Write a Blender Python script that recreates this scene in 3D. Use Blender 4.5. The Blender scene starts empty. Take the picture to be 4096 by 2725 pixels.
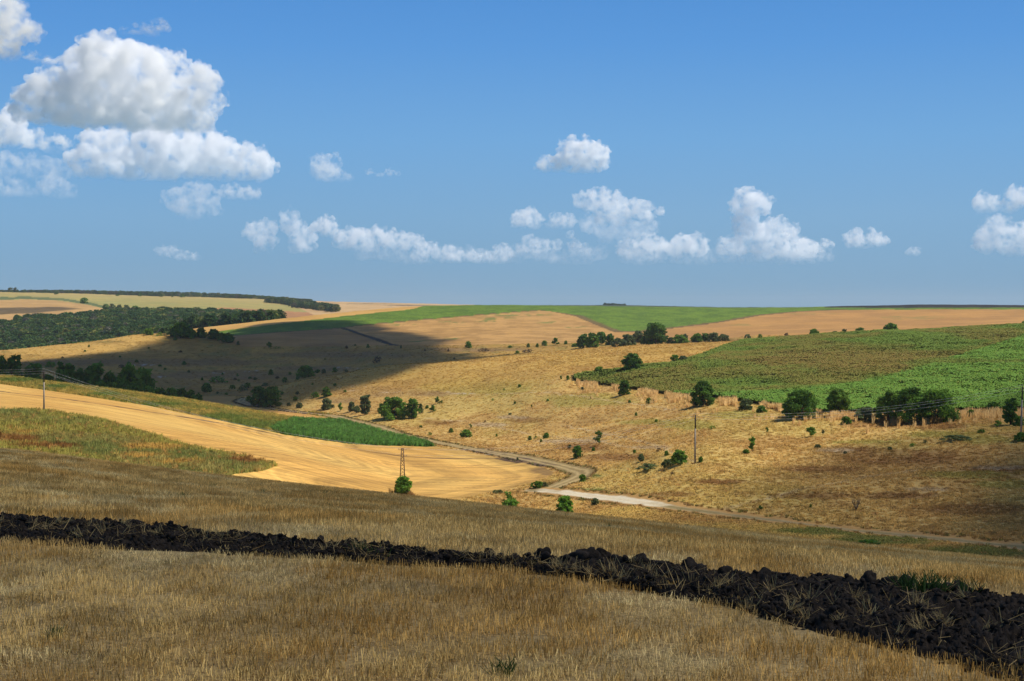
import bpy, math, random
import numpy as np
from mathutils import Vector, Matrix

random.seed(7)
rng = np.random.default_rng(7)
scene = bpy.context.scene
COL = scene.collection

# ------------------------------------------------------------------ camera, sky, sun, exposure
F, CX, CY, HZ = 4096 * 35 / 23.6, 2048.0, 1362.5, 1232.0      # photograph pixels; eye level at row HZ
PITCH = math.atan((CY - HZ) / F)
cam_data = bpy.data.cameras.new('camera')
cam_data.lens, cam_data.sensor_width = 35, 23.6
cam_data.clip_start, cam_data.clip_end = 0.1, 200000
cam = bpy.data.objects.new('camera', cam_data)
cam.location = (0, 0, 0)
cam.rotation_euler = (math.pi / 2 - PITCH, 0, 0)
COL.objects.link(cam)
scene.camera = cam

SUN_AZ, SUN_EL = math.radians(84), math.radians(56)            # azimuth clockwise from the view direction (+y)
SUN_DIR = Vector((math.sin(SUN_AZ) * math.cos(SUN_EL), math.cos(SUN_AZ) * math.cos(SUN_EL), math.sin(SUN_EL)))
world = bpy.data.worlds.new('World')
scene.world = world
world.use_nodes = True
wn, wl = world.node_tree.nodes, world.node_tree.links
sky = wn.new('ShaderNodeTexSky')
sky.sky_type = 'NISHITA'
sky.sun_disc = False
sky.sun_elevation, sky.sun_rotation = SUN_EL, SUN_AZ
sky.altitude = 200
sky.air_density, sky.dust_density, sky.ozone_density = 1.0, 0.1, 3.0
# summer haze low in the sky: the same all round, blue-grey at the horizon and thinning upward
tc = wn.new('ShaderNodeTexCoord')
sep = wn.new('ShaderNodeSeparateXYZ')
wl.new(tc.outputs['Generated'], sep.inputs[0])
low = wn.new('ShaderNodeMapRange')
low.interpolation_type = 'SMOOTHSTEP'
low.inputs['From Min'].default_value, low.inputs['From Max'].default_value = 0.16, 0.6
low.inputs['To Min'].default_value, low.inputs['To Max'].default_value = 1.0, 0.0
wl.new(sep.outputs['Z'], low.inputs['Value'])
hz_mix = wn.new('ShaderNodeMix'); hz_mix.data_type = 'RGBA'
wl.new(low.outputs[0], hz_mix.inputs[0])
band = wn.new('ShaderNodeValToRGB')
stops = [(0.0, (.22, .385, .545)), (0.06, (.217, .42, .655)), (0.11, (.172, .40, .715)), (0.17, (.11, .325, .71)), (0.24, (.064, .25, .64)), (0.5, (.045, .19, .53))]
band.color_ramp.elements[0].position, band.color_ramp.elements[1].position = stops[0][0], stops[-1][0]
for p, c in stops[1:-1]:
    band.color_ramp.elements.new(p)
for e, (p, c) in zip(band.color_ramp.elements, stops):
    e.position, e.color = p, (*c, 1)
wl.new(sep.outputs['Z'], band.inputs[0])
gain = wn.new('ShaderNodeVectorMath'); gain.operation = 'SCALE'
gain.inputs['Scale'].default_value = 1 / 0.085
wl.new(band.outputs[0], gain.inputs[0])
wl.new(gain.outputs[0], hz_mix.inputs[7])
wl.new(sky.outputs[0], hz_mix.inputs[6])
wl.new(hz_mix.outputs[2], wn['Background'].inputs['Color'])
wn['Background'].inputs['Strength'].default_value = 0.085

sun_data = bpy.data.lights.new('sun', 'SUN')
sun_data.energy, sun_data.angle, sun_data.color = 4.9, math.radians(0.53), (1.0, 0.94, 0.84)
sun = bpy.data.objects.new('sun', sun_data)
sun.rotation_euler = SUN_DIR.to_track_quat('Z', 'Y').to_euler()
COL.objects.link(sun)

scene.view_settings.view_transform = 'Standard'
scene.view_settings.look = 'None'
scene.view_settings.exposure = 0.0
scene.view_settings.gamma = 1.0
cy = scene.cycles
cy.use_denoising = True
cy.volume_step_rate = 0.45
cy.max_bounces, cy.diffuse_bounces, cy.glossy_bounces = 32, 3, 2
cy.transmission_bounces, cy.transparent_max_bounces, cy.volume_bounces = 4, 16, 28

# ------------------------------------------------------------------ small tools
def ray(u, v):
    """photograph pixel -> (azimuth, tangent of elevation)"""
    xc, yc = (np.asarray(u, float) - CX) / F, -(np.asarray(v, float) - CY) / F
    y = math.cos(PITCH) + yc * math.sin(PITCH)
    z = -math.sin(PITCH) + yc * math.cos(PITCH)
    return np.arctan2(xc, y), z / np.hypot(xc, y)

def project(x, y, z):
    fw = y * math.cos(PITCH) - z * math.sin(PITCH)
    up = y * math.sin(PITCH) + z * math.cos(PITCH)
    fw = np.where(fw < 0.01, 0.01, fw)
    return CX + F * x / fw, CY - F * up / fw

def _hash(ix, iy, seed):
    h = (ix.astype(np.int64) * 374761393 + iy.astype(np.int64) * 668265263 + seed * 974711) & 0x7fffffff
    h = ((h ^ (h >> 13)) * 1274126177) & 0x7fffffff
    return ((h ^ (h >> 16)) & 0xffff) / 65535.0

def vnoise(x, y, seed=0):
    ix, iy = np.floor(x), np.floor(y)
    fx, fy = x - ix, y - iy
    fx, fy = fx * fx * (3 - 2 * fx), fy * fy * (3 - 2 * fy)
    a, b = _hash(ix, iy, seed), _hash(ix + 1, iy, seed)
    c, d = _hash(ix, iy + 1, seed), _hash(ix + 1, iy + 1, seed)
    return (a * (1 - fx) + b * fx) * (1 - fy) + (c * (1 - fx) + d * fx) * fy

def fbm(x, y, octaves=4, seed=0):
    t, amp, s = 0.0, 0.5, 0.0
    for i in range(octaves):
        t = t + amp * vnoise(x * 2 ** i, y * 2 ** i, seed + i * 17)
        s += amp
        amp *= 0.5
    return t / s

def inside(px, py, poly):
    px, py = np.asarray(px), np.asarray(py)
    res = np.zeros(px.shape, bool)
    n = len(poly)
    for i in range(n):
        x0, y0 = poly[i]
        x1, y1 = poly[(i + 1) % n]
        if y0 == y1:
            continue
        c = (y0 > py) != (y1 > py)
        res ^= c & (px < (x1 - x0) * (py - y0) / (y1 - y0) + x0)
    return res

def polydist(px, py, line):
    """distance of points to a polyline"""
    best = np.full(np.shape(px), 1e9)
    for (x0, y0), (x1, y1) in zip(line[:-1], line[1:]):
        dx, dy = x1 - x0, y1 - y0
        t = np.clip(((px - x0) * dx + (py - y0) * dy) / (dx * dx + dy * dy + 1e-9), 0, 1)
        best = np.minimum(best, np.hypot(px - x0 - t * dx, py - y0 - t * dy))
    return best

def sstep(x, a, b):
    t = np.clip((x - a) / (b - a), 0, 1)
    return t * t * (3 - 2 * t)

def tag(o, label=None, cat=None, group=None, kind=None):
    if label: o['label'] = label
    if cat: o['category'] = cat
    if group: o['group'] = group
    if kind: o['kind'] = kind
    return o

def mesh_np(name, co, faces, mat=None, smooth=True, mats=None, midx=None):
    """faces: (N,3) or (N,4) int array"""
    me = bpy.data.meshes.new(name)
    co = np.asarray(co, np.float32)
    faces = np.asarray(faces, np.int32)
    n, k = faces.shape
    me.vertices.add(len(co))
    me.vertices.foreach_set('co', co.ravel())
    me.loops.add(n * k)
    me.loops.foreach_set('vertex_index', faces.ravel())
    me.polygons.add(n)
    me.polygons.foreach_set('loop_start', np.arange(0, n * k, k, dtype=np.int32))
    for m in (mats or ([mat] if mat else [])):
        me.materials.append(m)
    if midx is not None:
        me.polygons.foreach_set('material_index', np.asarray(midx, np.int32))
    me.polygons.foreach_set('use_smooth', np.full(n, smooth))
    me.update(calc_edges=True)
    return me

def link(name, me, parent=None):
    o = bpy.data.objects.new(name, me)
    COL.objects.link(o)
    if parent: o.parent = parent
    return o

# ------------------------------------------------------------------ the lie of the land
# Each line runs across the view at one distance: (pixel column, pixel row, metres away), or ('z', height) instead of a
# row where the ground dips out of sight.  Heights are relative to the eye.
Z = lambda z: ('z', z)
LINES = [
    [(0, Z(-1.75), 1.2)],
    [(0, Z(-3.0), 7)],
    [(0, Z(-4.3), 14)],
    [(0, Z(-4.67), 19)],
    [(0, Z(-4.75), 31), (2048, Z(-4.75), 28), (4096, Z(-4.75), 24)],
    [(0, 1892, 60), (1024, 2008, 57), (2048, 2112, 54), (3072, 2222, 51), (4096, 2332, 48)],
    [(0, 1813, 110), (416, 1870, 107), (832, 1916, 104), (1300, 1969, 100), (1825, 2025, 97), (2250, 2072, 94), (2700, 2120, 90),
     (3230, 2177, 87), (3587, 2217, 84), (4096, 2267, 80)],
    [(0, Z(-21), 150), (2000, Z(-26.5), 138), (4096, Z(-26), 115)],
    [(0, 1812, 245), (400, 1866, 250), (800, 1910, 262), (1105, 1945, 275), (1600, 1998, 296), (2000, 2042, 285), (2250, 2068, 262),
     (2700, 2115, 205), (3200, 2168, 185), (3600, 2213, 175), (4096, 2262, 165)],
    [(0, 1650, 337), (400, 1690, 335), (800, 1765, 335), (1105, 1850, 315), (1600, 1950, 325), (2000, 1975, 315), (2170, 1955, 318),
     (2400, 1985, 285), (2700, 2030, 250), (3300, 2090, 225), (4096, 2189, 200)],
    [(0, 1580, 400), (400, 1625, 400), (800, 1690, 405), (1200, 1780, 400), (1600, 1850, 392), (2000, 1860, 392), (2340, 1880, 350),
     (2800, 1860, 292), (3200, 1900, 275), (3600, 1920, 268), (4096, 1950, 258)],
    [(0, 1535, 450), (400, 1575, 455), (800, 1640, 460), (1200, 1720, 470), (1500, 1775, 440), (1740, 1787, 430), (2000, 1800, 425),
     (2300, 1800, 405), (2800, 1760, 345), (3200, 1770, 330), (3600, 1760, 322), (4096, 1725, 318)],
    [(0, 1505, 490), (400, 1556, 505), (800, 1610, 520), (1150, 1665, 540), (1300, 1690, 550), (1500, 1720, 520), (1700, 1735, 490),
     (2000, 1720, 480), (2300, 1690, 460), (2800, 1625, 420), (3200, 1660, 385), (3600, 1675, 370), (4096, 1645, 375)],
    [(0, Z(-33), 560), (400, Z(-37), 580), (800, Z(-41), 600), (1000, 1635, 620), (1150, 1645, 620), (1300, 1655, 610), (1500, 1665, 560),
     (1700, 1665, 550), (2000, 1630, 540), (2300, 1575, 520), (2800, 1535, 500), (3200, 1540, 480), (3600, 1540, 470), (4096, 1500, 480)],
    [(0, Z(-41), 660), (400, Z(-44), 680), (800, 1601, 725), (1000, 1598, 700), (1110, 1598, 668), (1300, 1580, 650), (1500, 1560, 640),
     (1700, 1545, 625), (2000, 1520, 605), (2300, 1480, 590), (2800, 1430, 610), (3200, 1440, 580), (3600, 1430, 580), (4096, 1390, 600)],
    [(0, 1540, 760), (400, 1535, 790), (800, 1545, 830), (1000, 1568, 775), (1110, 1551, 715), (1250, 1515, 700), (1400, 1489, 695),
     (1700, 1450, 700), (2000, 1425, 710), (2500, 1388, 730), (2900, 1368, 740), (3400, 1335, 740), (4096, 1305, 750)],
    [(0, 1480, 860), (400, 1470, 890), (800, 1480, 920), (1000, 1530, 870), (1110, 1536, 850), (1250, Z(-40.5), 820), (1400, Z(-37), 800),
     (1700, Z(-31), 790), (2000, Z(-26.5), 790), (2500, Z(-21.5), 790), (2900, Z(-18.5), 800), (3400, Z(-15), 810), (4096, Z(-11.5), 830)],
    [(0, 1440, 960), (400, 1415, 980), (800, 1410, 990), (1000, 1445, 960), (1110, 1450, 950), (1400, 1440, 920), (1700, 1400, 920),
     (2000, 1390, 920), (2400, 1370, 920), (2700, 1362, 920), (2900, 1350, 930), (3400, 1325, 930), (4096, 1298, 950)],
    [(0, 1406, 1050), (300, 1376, 1060), (552, 1338, 1080), (740, 1334, 1080), (930, 1345, 1060), (1100, 1345, 1050), (1400, 1370, 1020),
     (1700, 1365, 1010), (2000, 1355, 1010), (2400, 1350, 1000), (2700, 1345, 1010), (2900, 1335, 1010), (3400, 1310, 1050), (4096, 1288, 1080)],
    [(0, Z(-48), 1250), (300, Z(-44), 1260), (552, Z(-36), 1260), (740, Z(-27), 1230), (930, 1330, 1150), (1100, 1318, 1130), (1400, 1320, 1120),
     (1700, 1320, 1120), (2000, 1310, 1120), (2400, 1310, 1120), (2700, 1318, 1110), (2900, 1305, 1120), (3400, 1280, 1200), (4096, 1262, 1250)],
    [(0, Z(-50), 1450), (300, Z(-46), 1450), (552, Z(-40), 1440), (740, 1318, 1270), (891, 1303, 1275), (1000, 1290, 1280), (1200, 1268, 1320), (1400, 1248, 1380),
     (1600, 1229, 1450), (1750, 1222, 1500), (2000, 1220, 1500), (2500, 1226, 1500), (2900, 1232, 1500), (3200, 1230, 1500),
     (3400, 1224, 1500), (3700, 1219, 1500), (4096, 1221, 1500)],
    [(0, 1385, 1650), (300, 1362, 1650), (552, 1340, 1650), (800, 1325, 1650), (1000, Z(-20), 1650), (1200, Z(-14), 1700), (1400, Z(-9), 1800),
     (1700, Z(-3), 1900), (2000, Z(-4), 1900), (4096, Z(-4), 1900)],
    [(0, 1302, 1950), (300, 1285, 1980), (552, 1264, 2000), (832, 1262, 2050), (1000, 1275, 2000), (1200, Z(-15), 2050), (1400, Z(-8), 2200),
     (1700, Z(-6), 2300), (4096, Z(-6), 2300)],
    [(0, 1215, 2500), (300, 1216, 2500), (552, 1218, 2500), (832, 1222, 2500), (1050, 1240, 2500), (1200, 1238, 2600), (1400, 1236, 2600),
     (1700, Z(-3), 2600), (2000, Z(-6), 2700), (4096, Z(-6), 2700)],
    [(0, 1170, 3300), (300, 1175, 3300), (552, 1184, 3300), (832, 1190, 3400), (1050, 1198, 3500), (1235, 1205, 3600), (1400, 1209, 3800),
     (1600, 1213, 4000), (1750, 1217, 4000), (2000, 1222, 4000), (2500, 1221, 4000), (2900, 1230, 4000), (4096, 1229, 4000)],
    [(0, Z(22), 5500), (1000, Z(8), 5500), (2000, Z(0), 5500), (4096, Z(-5), 5500)],
    [(0, Z(-25), 7500)],
    [(0, Z(-50), 10500)],
]
ROWS = [3, 4, 6, 16, 22, 26, 8, 10, 46, 46, 38, 38, 40, 42, 42, 22, 28, 28, 30, 32, 14, 26, 26, 22, 4, 4, 5]

fan = np.concatenate([np.linspace(-math.pi, math.radians(-24), 60)[:-1], np.arctan((np.arange(-640, 4740, 4.0) - CX) / F),
                      np.linspace(math.radians(24), math.pi, 60)[1:]])
fan = np.unique(fan)
NC = len(fan)
cu = CX + F * np.tan(np.clip(fan, -0.45, 0.45))           # pixel column of each ray of the fan

def smooth_u(a, sig_px=45):
    us = np.arange(-700, 4800, 10.0)
    b = np.interp(us, *a)
    k = np.exp(-0.5 * (np.arange(-18, 19) * 10 / sig_px) ** 2)
    k /= k.sum()
    b = np.convolve(np.pad(b, 18, mode='edge'), k, 'valid')
    return np.interp(cu, us, b)

LD, LZ = [], []
for ln in LINES:
    u = np.array([p[0] for p in ln], float)
    d = np.array([p[2] for p in ln], float)
    z = np.array([p[1][1] if isinstance(p[1], tuple) else ray(p[0], p[1])[1] * p[2] for p in ln], float)
    LD.append(np.exp(smooth_u((u, np.log(d)))))
    LZ.append(smooth_u((u, z / d)) * LD[-1])
LD, LZ = np.array(LD), np.array(LZ)
K = len(LINES)
h = np.diff(LD, axis=0)
dl = np.diff(LZ, axis=0) / h
m = np.zeros_like(LZ)
for k in range(1, K - 1):
    same = dl[k - 1] * dl[k] > 0
    w1, w2 = 2 * h[k] + h[k - 1], h[k] + 2 * h[k - 1]
    with np.errstate(divide='ignore', invalid='ignore'):
        m[k] = np.where(same, (w1 + w2) / (w1 / dl[k - 1] + w2 / dl[k]), 0.0)
m[0], m[-1] = dl[0], dl[-1]
S, GD, GZ = [], [], []
for k in range(K - 1):
    for i in range(ROWS[k]):
        t = i / ROWS[k]
        if k == K - 2: t = t ** 2
        S.append(k + t)
        GD.append(LD[k] + t * h[k])
        h00, h10 = 2 * t ** 3 - 3 * t * t + 1, t ** 3 - 2 * t * t + t
        h01, h11 = -2 * t ** 3 + 3 * t * t, t ** 3 - t * t
        GZ.append(h00 * LZ[k] + h10 * h[k] * m[k] + h01 * LZ[k + 1] + h11 * h[k] * m[k + 1])
S.append(K - 1.0); GD.append(LD[-1]); GZ.append(LZ[-1])
S, GD, GZ = np.array(S), np.array(GD), np.array(GZ)
NR = len(S)
GX, GY = GD * np.sin(fan), GD * np.cos(fan)
# unevenness of the ground, coarser and higher the rougher the land
rough = np.interp(S, [0, 3, 6, 7, 8.3, 9, 12, 13, 16, 18, 20, 24, 27], [0.04, 0.05, 0.1, 0.3, 0.25, 0.35, 0.6, 0.9, 1.1, 0.9, 0.6, 1.5, 0])[:, None]
GZ = GZ + rough * ((fbm(GX / 28, GY / 28, 3, 3) - 0.5) * 1.5 + (fbm(GX / 6, GY / 6, 2, 9) - 0.5) * 0.45)
wild = np.interp(S, [7.5, 8.5, 15, 18, 19], [0, 1, 1, 0.6, 0])[:, None] * sstep(cu[None, :], 1700, 2300)
GZ = GZ + wild * ((fbm(GX / 13, GY / 22, 3, 31) - 0.5) * 1.3)
GU, GV = project(GX, GY, GZ)

def _cols(az):
    c = np.interp(az, fan, np.arange(NC))
    c0 = np.clip(np.floor(c).astype(int), 0, NC - 2)
    return c0, c - c0

def height(x, y):
    """ground height under points"""
    x, y = np.atleast_1d(np.asarray(x, float)), np.atleast_1d(np.asarray(y, float))
    c0, f = _cols(np.arctan2(x, y))
    d = np.hypot(x, y)
    out = np.empty(len(x))
    order = np.argsort(c0, kind='stable')
    edges = np.flatnonzero(np.diff(c0[order])) + 1
    for idx in np.split(order, edges):
        c = c0[idx[0]]
        za = np.interp(d[idx], GD[:, c], GZ[:, c])
        zb = np.interp(d[idx], GD[:, c + 1], GZ[:, c + 1])
        out[idx] = za * (1 - f[idx]) + zb * f[idx]
    return out

def spot(u, v, s0, s1):
    """the ground seen at a pixel, looked for between two lines of the land: (x, y, z)"""
    az, te = ray(u, v)
    c0, f = _cols(np.array([az]))
    c, f = int(c0[0]), float(f[0])
    r = np.flatnonzero((S >= s0) & (S <= s1))
    d = GD[r, c] * (1 - f) + GD[r, c + 1] * f
    z = GZ[r, c] * (1 - f) + GZ[r, c + 1] * f
    e = z / d - float(te)
    i = np.flatnonzero((e[:-1] < 0) & (e[1:] >= 0))
    if len(i):
        i = i[0]
        t = -e[i] / (e[i + 1] - e[i])
        dd = d[i] + t * (d[i + 1] - d[i])
    else:
        dd = d[np.argmin(np.abs(e))]
    x, y = dd * math.sin(az), dd * math.cos(az)
    return Vector((x, y, float(height(x, y)[0])))

def path(pts, s0, s1, n=6):
    out = []
    for (u0, v0), (u1, v1) in zip(pts[:-1], pts[1:]):
        for i in range(n):
            p = spot(u0 + (u1 - u0) * i / n, v0 + (v1 - v0) * i / n, s0, s1)
            out.append((p.x, p.y))
    p = spot(*pts[-1], s0, s1)
    return out + [(p.x, p.y)]

# folds in the dry slope: a grassy rib with a hollow behind it, and two shallow gullies
def fold(line, s0, s1, amp, sig, off=0.0):
    ln = path(line, s0, s1, 3)
    r = np.flatnonzero((S >= s0 - 1) & (S <= s1 + 1))
    c = np.flatnonzero((cu > 1300) & (cu < 4700))
    ix = np.ix_(r, c)
    dd_ = np.hypot(GX[ix], GY[ix])
    k = 1 + off / dd_
    q = polydist(GX[ix] / k, GY[ix] / k, ln)
    GZ[ix] += amp * np.exp(-(q / sig) ** 2) * (0.7 + 0.6 * fbm(GX[ix] / 15, GY[ix] / 15, 2, 63))
RIB = [(2480, 1900), (2640, 1868), (2820, 1838), (3050, 1806), (3250, 1755), (3420, 1735), (3600, 1722)]
fold(RIB, 9, 12, 1.3, 7)
fold(RIB, 9, 12, -1.4, 8, 15)
fold([(1760, 1680), (1900, 1648), (2080, 1610), (2290, 1560), (2420, 1500)], 11, 14.8, -1.5, 7)
fold([(2060, 1760), (2200, 1720), (2420, 1672), (2640, 1640)], 10, 13, -1.2, 6)
fold([(3000, 2010), (3350, 1960), (3800, 1930), (4300, 1900)], 9, 11, 0.9, 8)
GU, GV = project(GX, GY, GZ)
# ------------------------------------------------------------------ colours and materials
def lin(r, g, b, k=1.0):
    f = lambda c: (c / 255 / 12.92 if c <= 10 else ((c / 255 + 0.055) / 1.055) ** 2.4) * k
    return np.array([f(r), f(g), f(b)])
def P(r, g, b):                     # base colour of something that looks (r, g, b) in full sun
    return lin(r, g, b, 1 / 1.46)

def nodes_of(name):
    mt = bpy.data.materials.new(name)
    mt.use_nodes = True
    nt = mt.node_tree
    bs = nt.nodes['Principled BSDF']
    bs.inputs['Roughness'].default_value = 0.95
    bs.inputs['Specular IOR Level'].default_value = 0.15
    return mt, nt.nodes, nt.links, bs

def noise_node(n, l, scale, detail=4, rough=0.6, src=None, stretch=None, dist=0.0):
    t = n.new('ShaderNodeTexNoise')
    t.inputs['Scale'].default_value = scale
    t.inputs['Detail'].default_value = detail
    t.inputs['Roughness'].default_value = rough
    t.inputs['Distortion'].default_value = dist
    g = n.new('ShaderNodeNewGeometry')
    out = g.outputs['Position']
    if stretch:
        mp = n.new('ShaderNodeMapping')
        mp.inputs['Rotation'].default_value = (0, 0, stretch[0])
        mp.inputs['Scale'].default_value = stretch[1]
        l.new(out, mp.inputs['Vector'])
        out = mp.outputs['Vector']
    l.new(out, t.inputs['Vector'])
    return t

def ramp(n, l, src, lo, hi, p0=0.3, p1=0.7):
    r = n.new('ShaderNodeMapRange')
    r.inputs['From Min'].default_value, r.inputs['From Max'].default_value = p0, p1
    r.inputs['To Min'].default_value, r.inputs['To Max'].default_value = lo, hi
    l.new(src, r.inputs['Value'])
    return r.outputs['Result']

def land_mat(name, fine=(1.5, 0.75, 1.25), coarse=(0.15, 0.88, 1.12), bump=(1.2, 0.3), stripes=None, speck=None):
    """ground whose base colour is stored per point, broken up by noise grain, drill rows and specks"""
    mt, n, l, bs = nodes_of(name)
    a = n.new('ShaderNodeAttribute'); a.attribute_name = 'albedo'
    col = a.outputs['Color']
    def times(col, fac):
        v = n.new('ShaderNodeVectorMath'); v.operation = 'SCALE'
        l.new(col, v.inputs[0]); l.new(fac, v.inputs['Scale'])
        return v.outputs[0]
    for sc, lo, hi in (fine, coarse):
        col = times(col, ramp(n, l, noise_node(n, l, sc, 5).outputs[0], lo, hi))
    if stripes:
        ang, period, along, lo, hi = stripes
        t = noise_node(n, l, 1.0, 3, 0.6, stretch=(ang, (along, 1 / period, 0.01)))
        col = times(col, ramp(n, l, t.outputs[0], lo, hi, 0.35, 0.65))
    if speck:
        sc, p, c = speck
        mx = n.new('ShaderNodeMix'); mx.data_type = 'RGBA'
        l.new(ramp(n, l, noise_node(n, l, sc, 3, 0.7).outputs[0], 0, 1, p, p + 0.08), mx.inputs[0])
        l.new(col, mx.inputs[6]); mx.inputs[7].default_value = (*c, 1)
        col = mx.outputs[2]
    l.new(col, bs.inputs['Base Color'])
    b = n.new('ShaderNodeBump'); b.inputs['Strength'].default_value = 0.8; b.inputs['Distance'].default_value = bump[1]
    l.new(noise_node(n, l, bump[0], 5, 0.65).outputs[0], b.inputs['Height'])
    l.new(b.outputs[0], bs.inputs['Normal'])
    return mt

def leaf_mat(name, base, var=0.35, trans=0.35, tone=False, rough=0.7):
    """leaves, blades and stalks: tint per piece, a little light coming through"""
    mt, n, l, bs = nodes_of(name)
    bs.inputs['Roughness'].default_value = rough
    sh = n.new('ShaderNodeAttribute'); sh.attribute_name = 'shade'
    if tone:
        a = n.new('ShaderNodeAttribute'); a.attribute_name = 'tone'; a.attribute_type = 'INSTANCER'
        col = a.outputs['Color']
    else:
        c = n.new('ShaderNodeRGB'); c.outputs[0].default_value = (*base, 1); col = c.outputs[0]
    v = n.new('ShaderNodeVectorMath'); v.operation = 'SCALE'
    l.new(col, v.inputs[0]); l.new(ramp(n, l, sh.outputs['Fac'], 1 - var, 1 + var, 0, 1), v.inputs['Scale'])
    l.new(v.outputs[0], bs.inputs['Base Color'])
    tr = n.new('ShaderNodeBsdfTranslucent')
    l.new(v.outputs[0], tr.inputs['Color'])
    mx = n.new('ShaderNodeMixShader'); mx.inputs[0].default_value = trans
    l.new(bs.outputs[0], mx.inputs[1]); l.new(tr.outputs[0], mx.inputs[2])
    l.new(mx.outputs[0], n['Material Output'].inputs['Surface'])
    return mt

def plain_mat(name, c, lo=0.7, hi=1.3, scale=8, rough=0.8, bump=0.0, bscale=20, metal=0.0):
    mt, n, l, bs = nodes_of(name)
    bs.inputs['Roughness'].default_value = rough
    bs.inputs['Metallic'].default_value = metal
    rgb = n.new('ShaderNodeRGB'); rgb.outputs[0].default_value = (*c, 1)
    v = n.new('ShaderNodeVectorMath'); v.operation = 'SCALE'
    l.new(rgb.outputs[0], v.inputs[0])
    l.new(ramp(n, l, noise_node(n, l, scale, 5).outputs[0], lo, hi), v.inputs['Scale'])
    l.new(v.outputs[0], bs.inputs['Base Color'])
    if bump:
        b = n.new('ShaderNodeBump'); b.inputs['Distance'].default_value = bump
        l.new(noise_node(n, l, bscale, 6, 0.7).outputs[0], b.inputs['Height'])
        l.new(b.outputs[0], bs.inputs['Normal'])
    return mt

# ------------------------------------------------------------------ fields: which part of the land is what
cuc = np.clip(cu, -3000, 7000)
azc = np.arctan((cuc - CX) / F)
PU, PV = project(GD * np.sin(azc), GD * np.cos(azc), GZ)
avg = lambda a: (a[:-1, :-1] + a[1:, :-1] + a[:-1, 1:] + a[1:, 1:]) / 4
FU, FV, FX, FY = avg(PU), avg(PV), avg(GX), avg(GY)
FS = np.broadcast_to(((S[:-1] + S[1:]) / 2)[:, None], FU.shape)
# edges of fields wander a little
wob = np.clip(FX * 0 + 60 / np.maximum(np.hypot(FX, FY), 60), 0.05, 1)
JU = FU + (fbm(FX / 3, FY / 3, 2, 71) - 0.5) * 14 * wob
JV = FV + (fbm(FX / 2.5, FY / 2.5, 2, 72) - 0.5) * 10 * wob

NAMES = ['stubble_field', 'dry_grass_hillside', 'weedy_ground', 'golden_stubble_field', 'grass_verge', 'reed_ground', 'valley_stubble_field',
         'dirt_road', 'farm_track', 'sunflower_ground', 'valley_pasture', 'weedy_stubble_field', 'brown_stubble_field', 'far_sunflower_field',
         'golden_strip_field', 'tan_stubble_field', 'black_ploughed_field', 'wooded_ground', 'far_tan_field', 'far_olive_field',
         'far_brown_field', 'far_pale_field', 'distant_plain']
ID = {nm: i for i, nm in enumerate(NAMES)}
cls = np.full(FU.shape, ID['dry_grass_hillside'])
def put(nm, mask):
    cls[mask] = ID[nm]
put('stubble_field', FS < 7.2)
mid = (FS > 7.2) & (FS < 13.0)
WEED = [(-3000, 1640), (-300, 1644), (0, 1650), (100, 1646), (176, 1652), (300, 1668), (420, 1690), (560, 1732), (700, 1778), (830, 1806), (950, 1826), (1105, 1864),
        (1060, 1882), (930, 1896), (700, 2200), (-3000, 2200)]
GOLD = [(-3000, 1520), (0, 1536), (238, 1569), (594, 1623), (891, 1685), (1128, 1735), (1290, 1760), (1400, 1774), (1560, 1783), (1740, 1788), (1860, 1806), (1983, 1829), (2090, 1850),
        (2170, 1868), (2222, 1888), (2195, 1912), (2090, 1942), (1894, 1984), (1805, 2005), (1750, 2300), (-3000, 2300)]
put('grass_verge', mid & (FS > 9.5) & (JU < 1330) & (FS < 13.2))
put('golden_stubble_field', mid & inside(JU, JV, GOLD))
put('weedy_ground', mid & inside(JU, JV, WEED))
VAL = [(860, 1608), (935, 1612), (985, 1628), (1100, 1642), (1220, 1655), (1300, 1668), (1365, 1686), (1300, 1687), (1165, 1684), (1050, 1664), (900, 1634), (800, 1618)]
VAL2 = [(790, 1588), (820, 1584), (930, 1584), (952, 1592), (925, 1604), (930, 1612), (800, 1620)]
put('valley_stubble_field', (FS > 12.0) & (FS < 14.6) & (inside(JU, JV, VAL) | inside(JU, JV, VAL2)))
REED = [(1150, 1692), (1165, 1682), (1300, 1685), (1400, 1688), (1480, 1702), (1540, 1730), (1640, 1754), (1745, 1787), (1560, 1783), (1400, 1775), (1290, 1760), (1130, 1737), (1080, 1718)]
put('reed_ground', (FS > 10) & (FS < 13.5) & inside(JU, JV, REED))
SUNF = [(2289, 1510), (2339, 1495), (2488, 1480), (2607, 1462), (2700, 1457), (2815, 1421), (2904, 1385), (2981, 1363), (3112, 1353), (3290, 1341), (3527, 1327),
        (4096, 1302), (4500, 1270), (7500, 1200), (7500, 1600), (4500, 1630), (4096, 1645), (3824, 1645), (3400, 1652), (3200, 1650), (3112, 1628), (2934, 1601), (2700, 1583),
        (2577, 1563), (2428, 1542), (2304, 1525)]
put('sunflower_ground', (FS > 11.5) & (FS < 15.25) & inside(JU, JV, SUNF))
put('valley_pasture', (FS > 15.15) | ((FS > 13.2) & (FU < 800)) | ((FS > 14.3) & (FU < 1040)))
ze = (FS > 16.3) & (FS < 20.15)
TRI = [(1360, 1311), (1561, 1381), (1870, 1380), (2000, 1377), (2300, 1371), (2440, 1362), (2458, 1329), (2300, 1263), (2200, 1244), (2155, 1242), (1894, 1262), (1716, 1277), (1478, 1298)]
put('tan_stubble_field', ze & (FU > 2420) & (FS > 16.9))
put('brown_stubble_field', ze & inside(JU, JV, [(880, 1347), (932, 1343), (1354, 1313), (1556, 1381), (1300, 1384), (1000, 1386), (880, 1372)]))
put('weedy_stubble_field', ze & inside(JU, JV, TRI))
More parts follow.
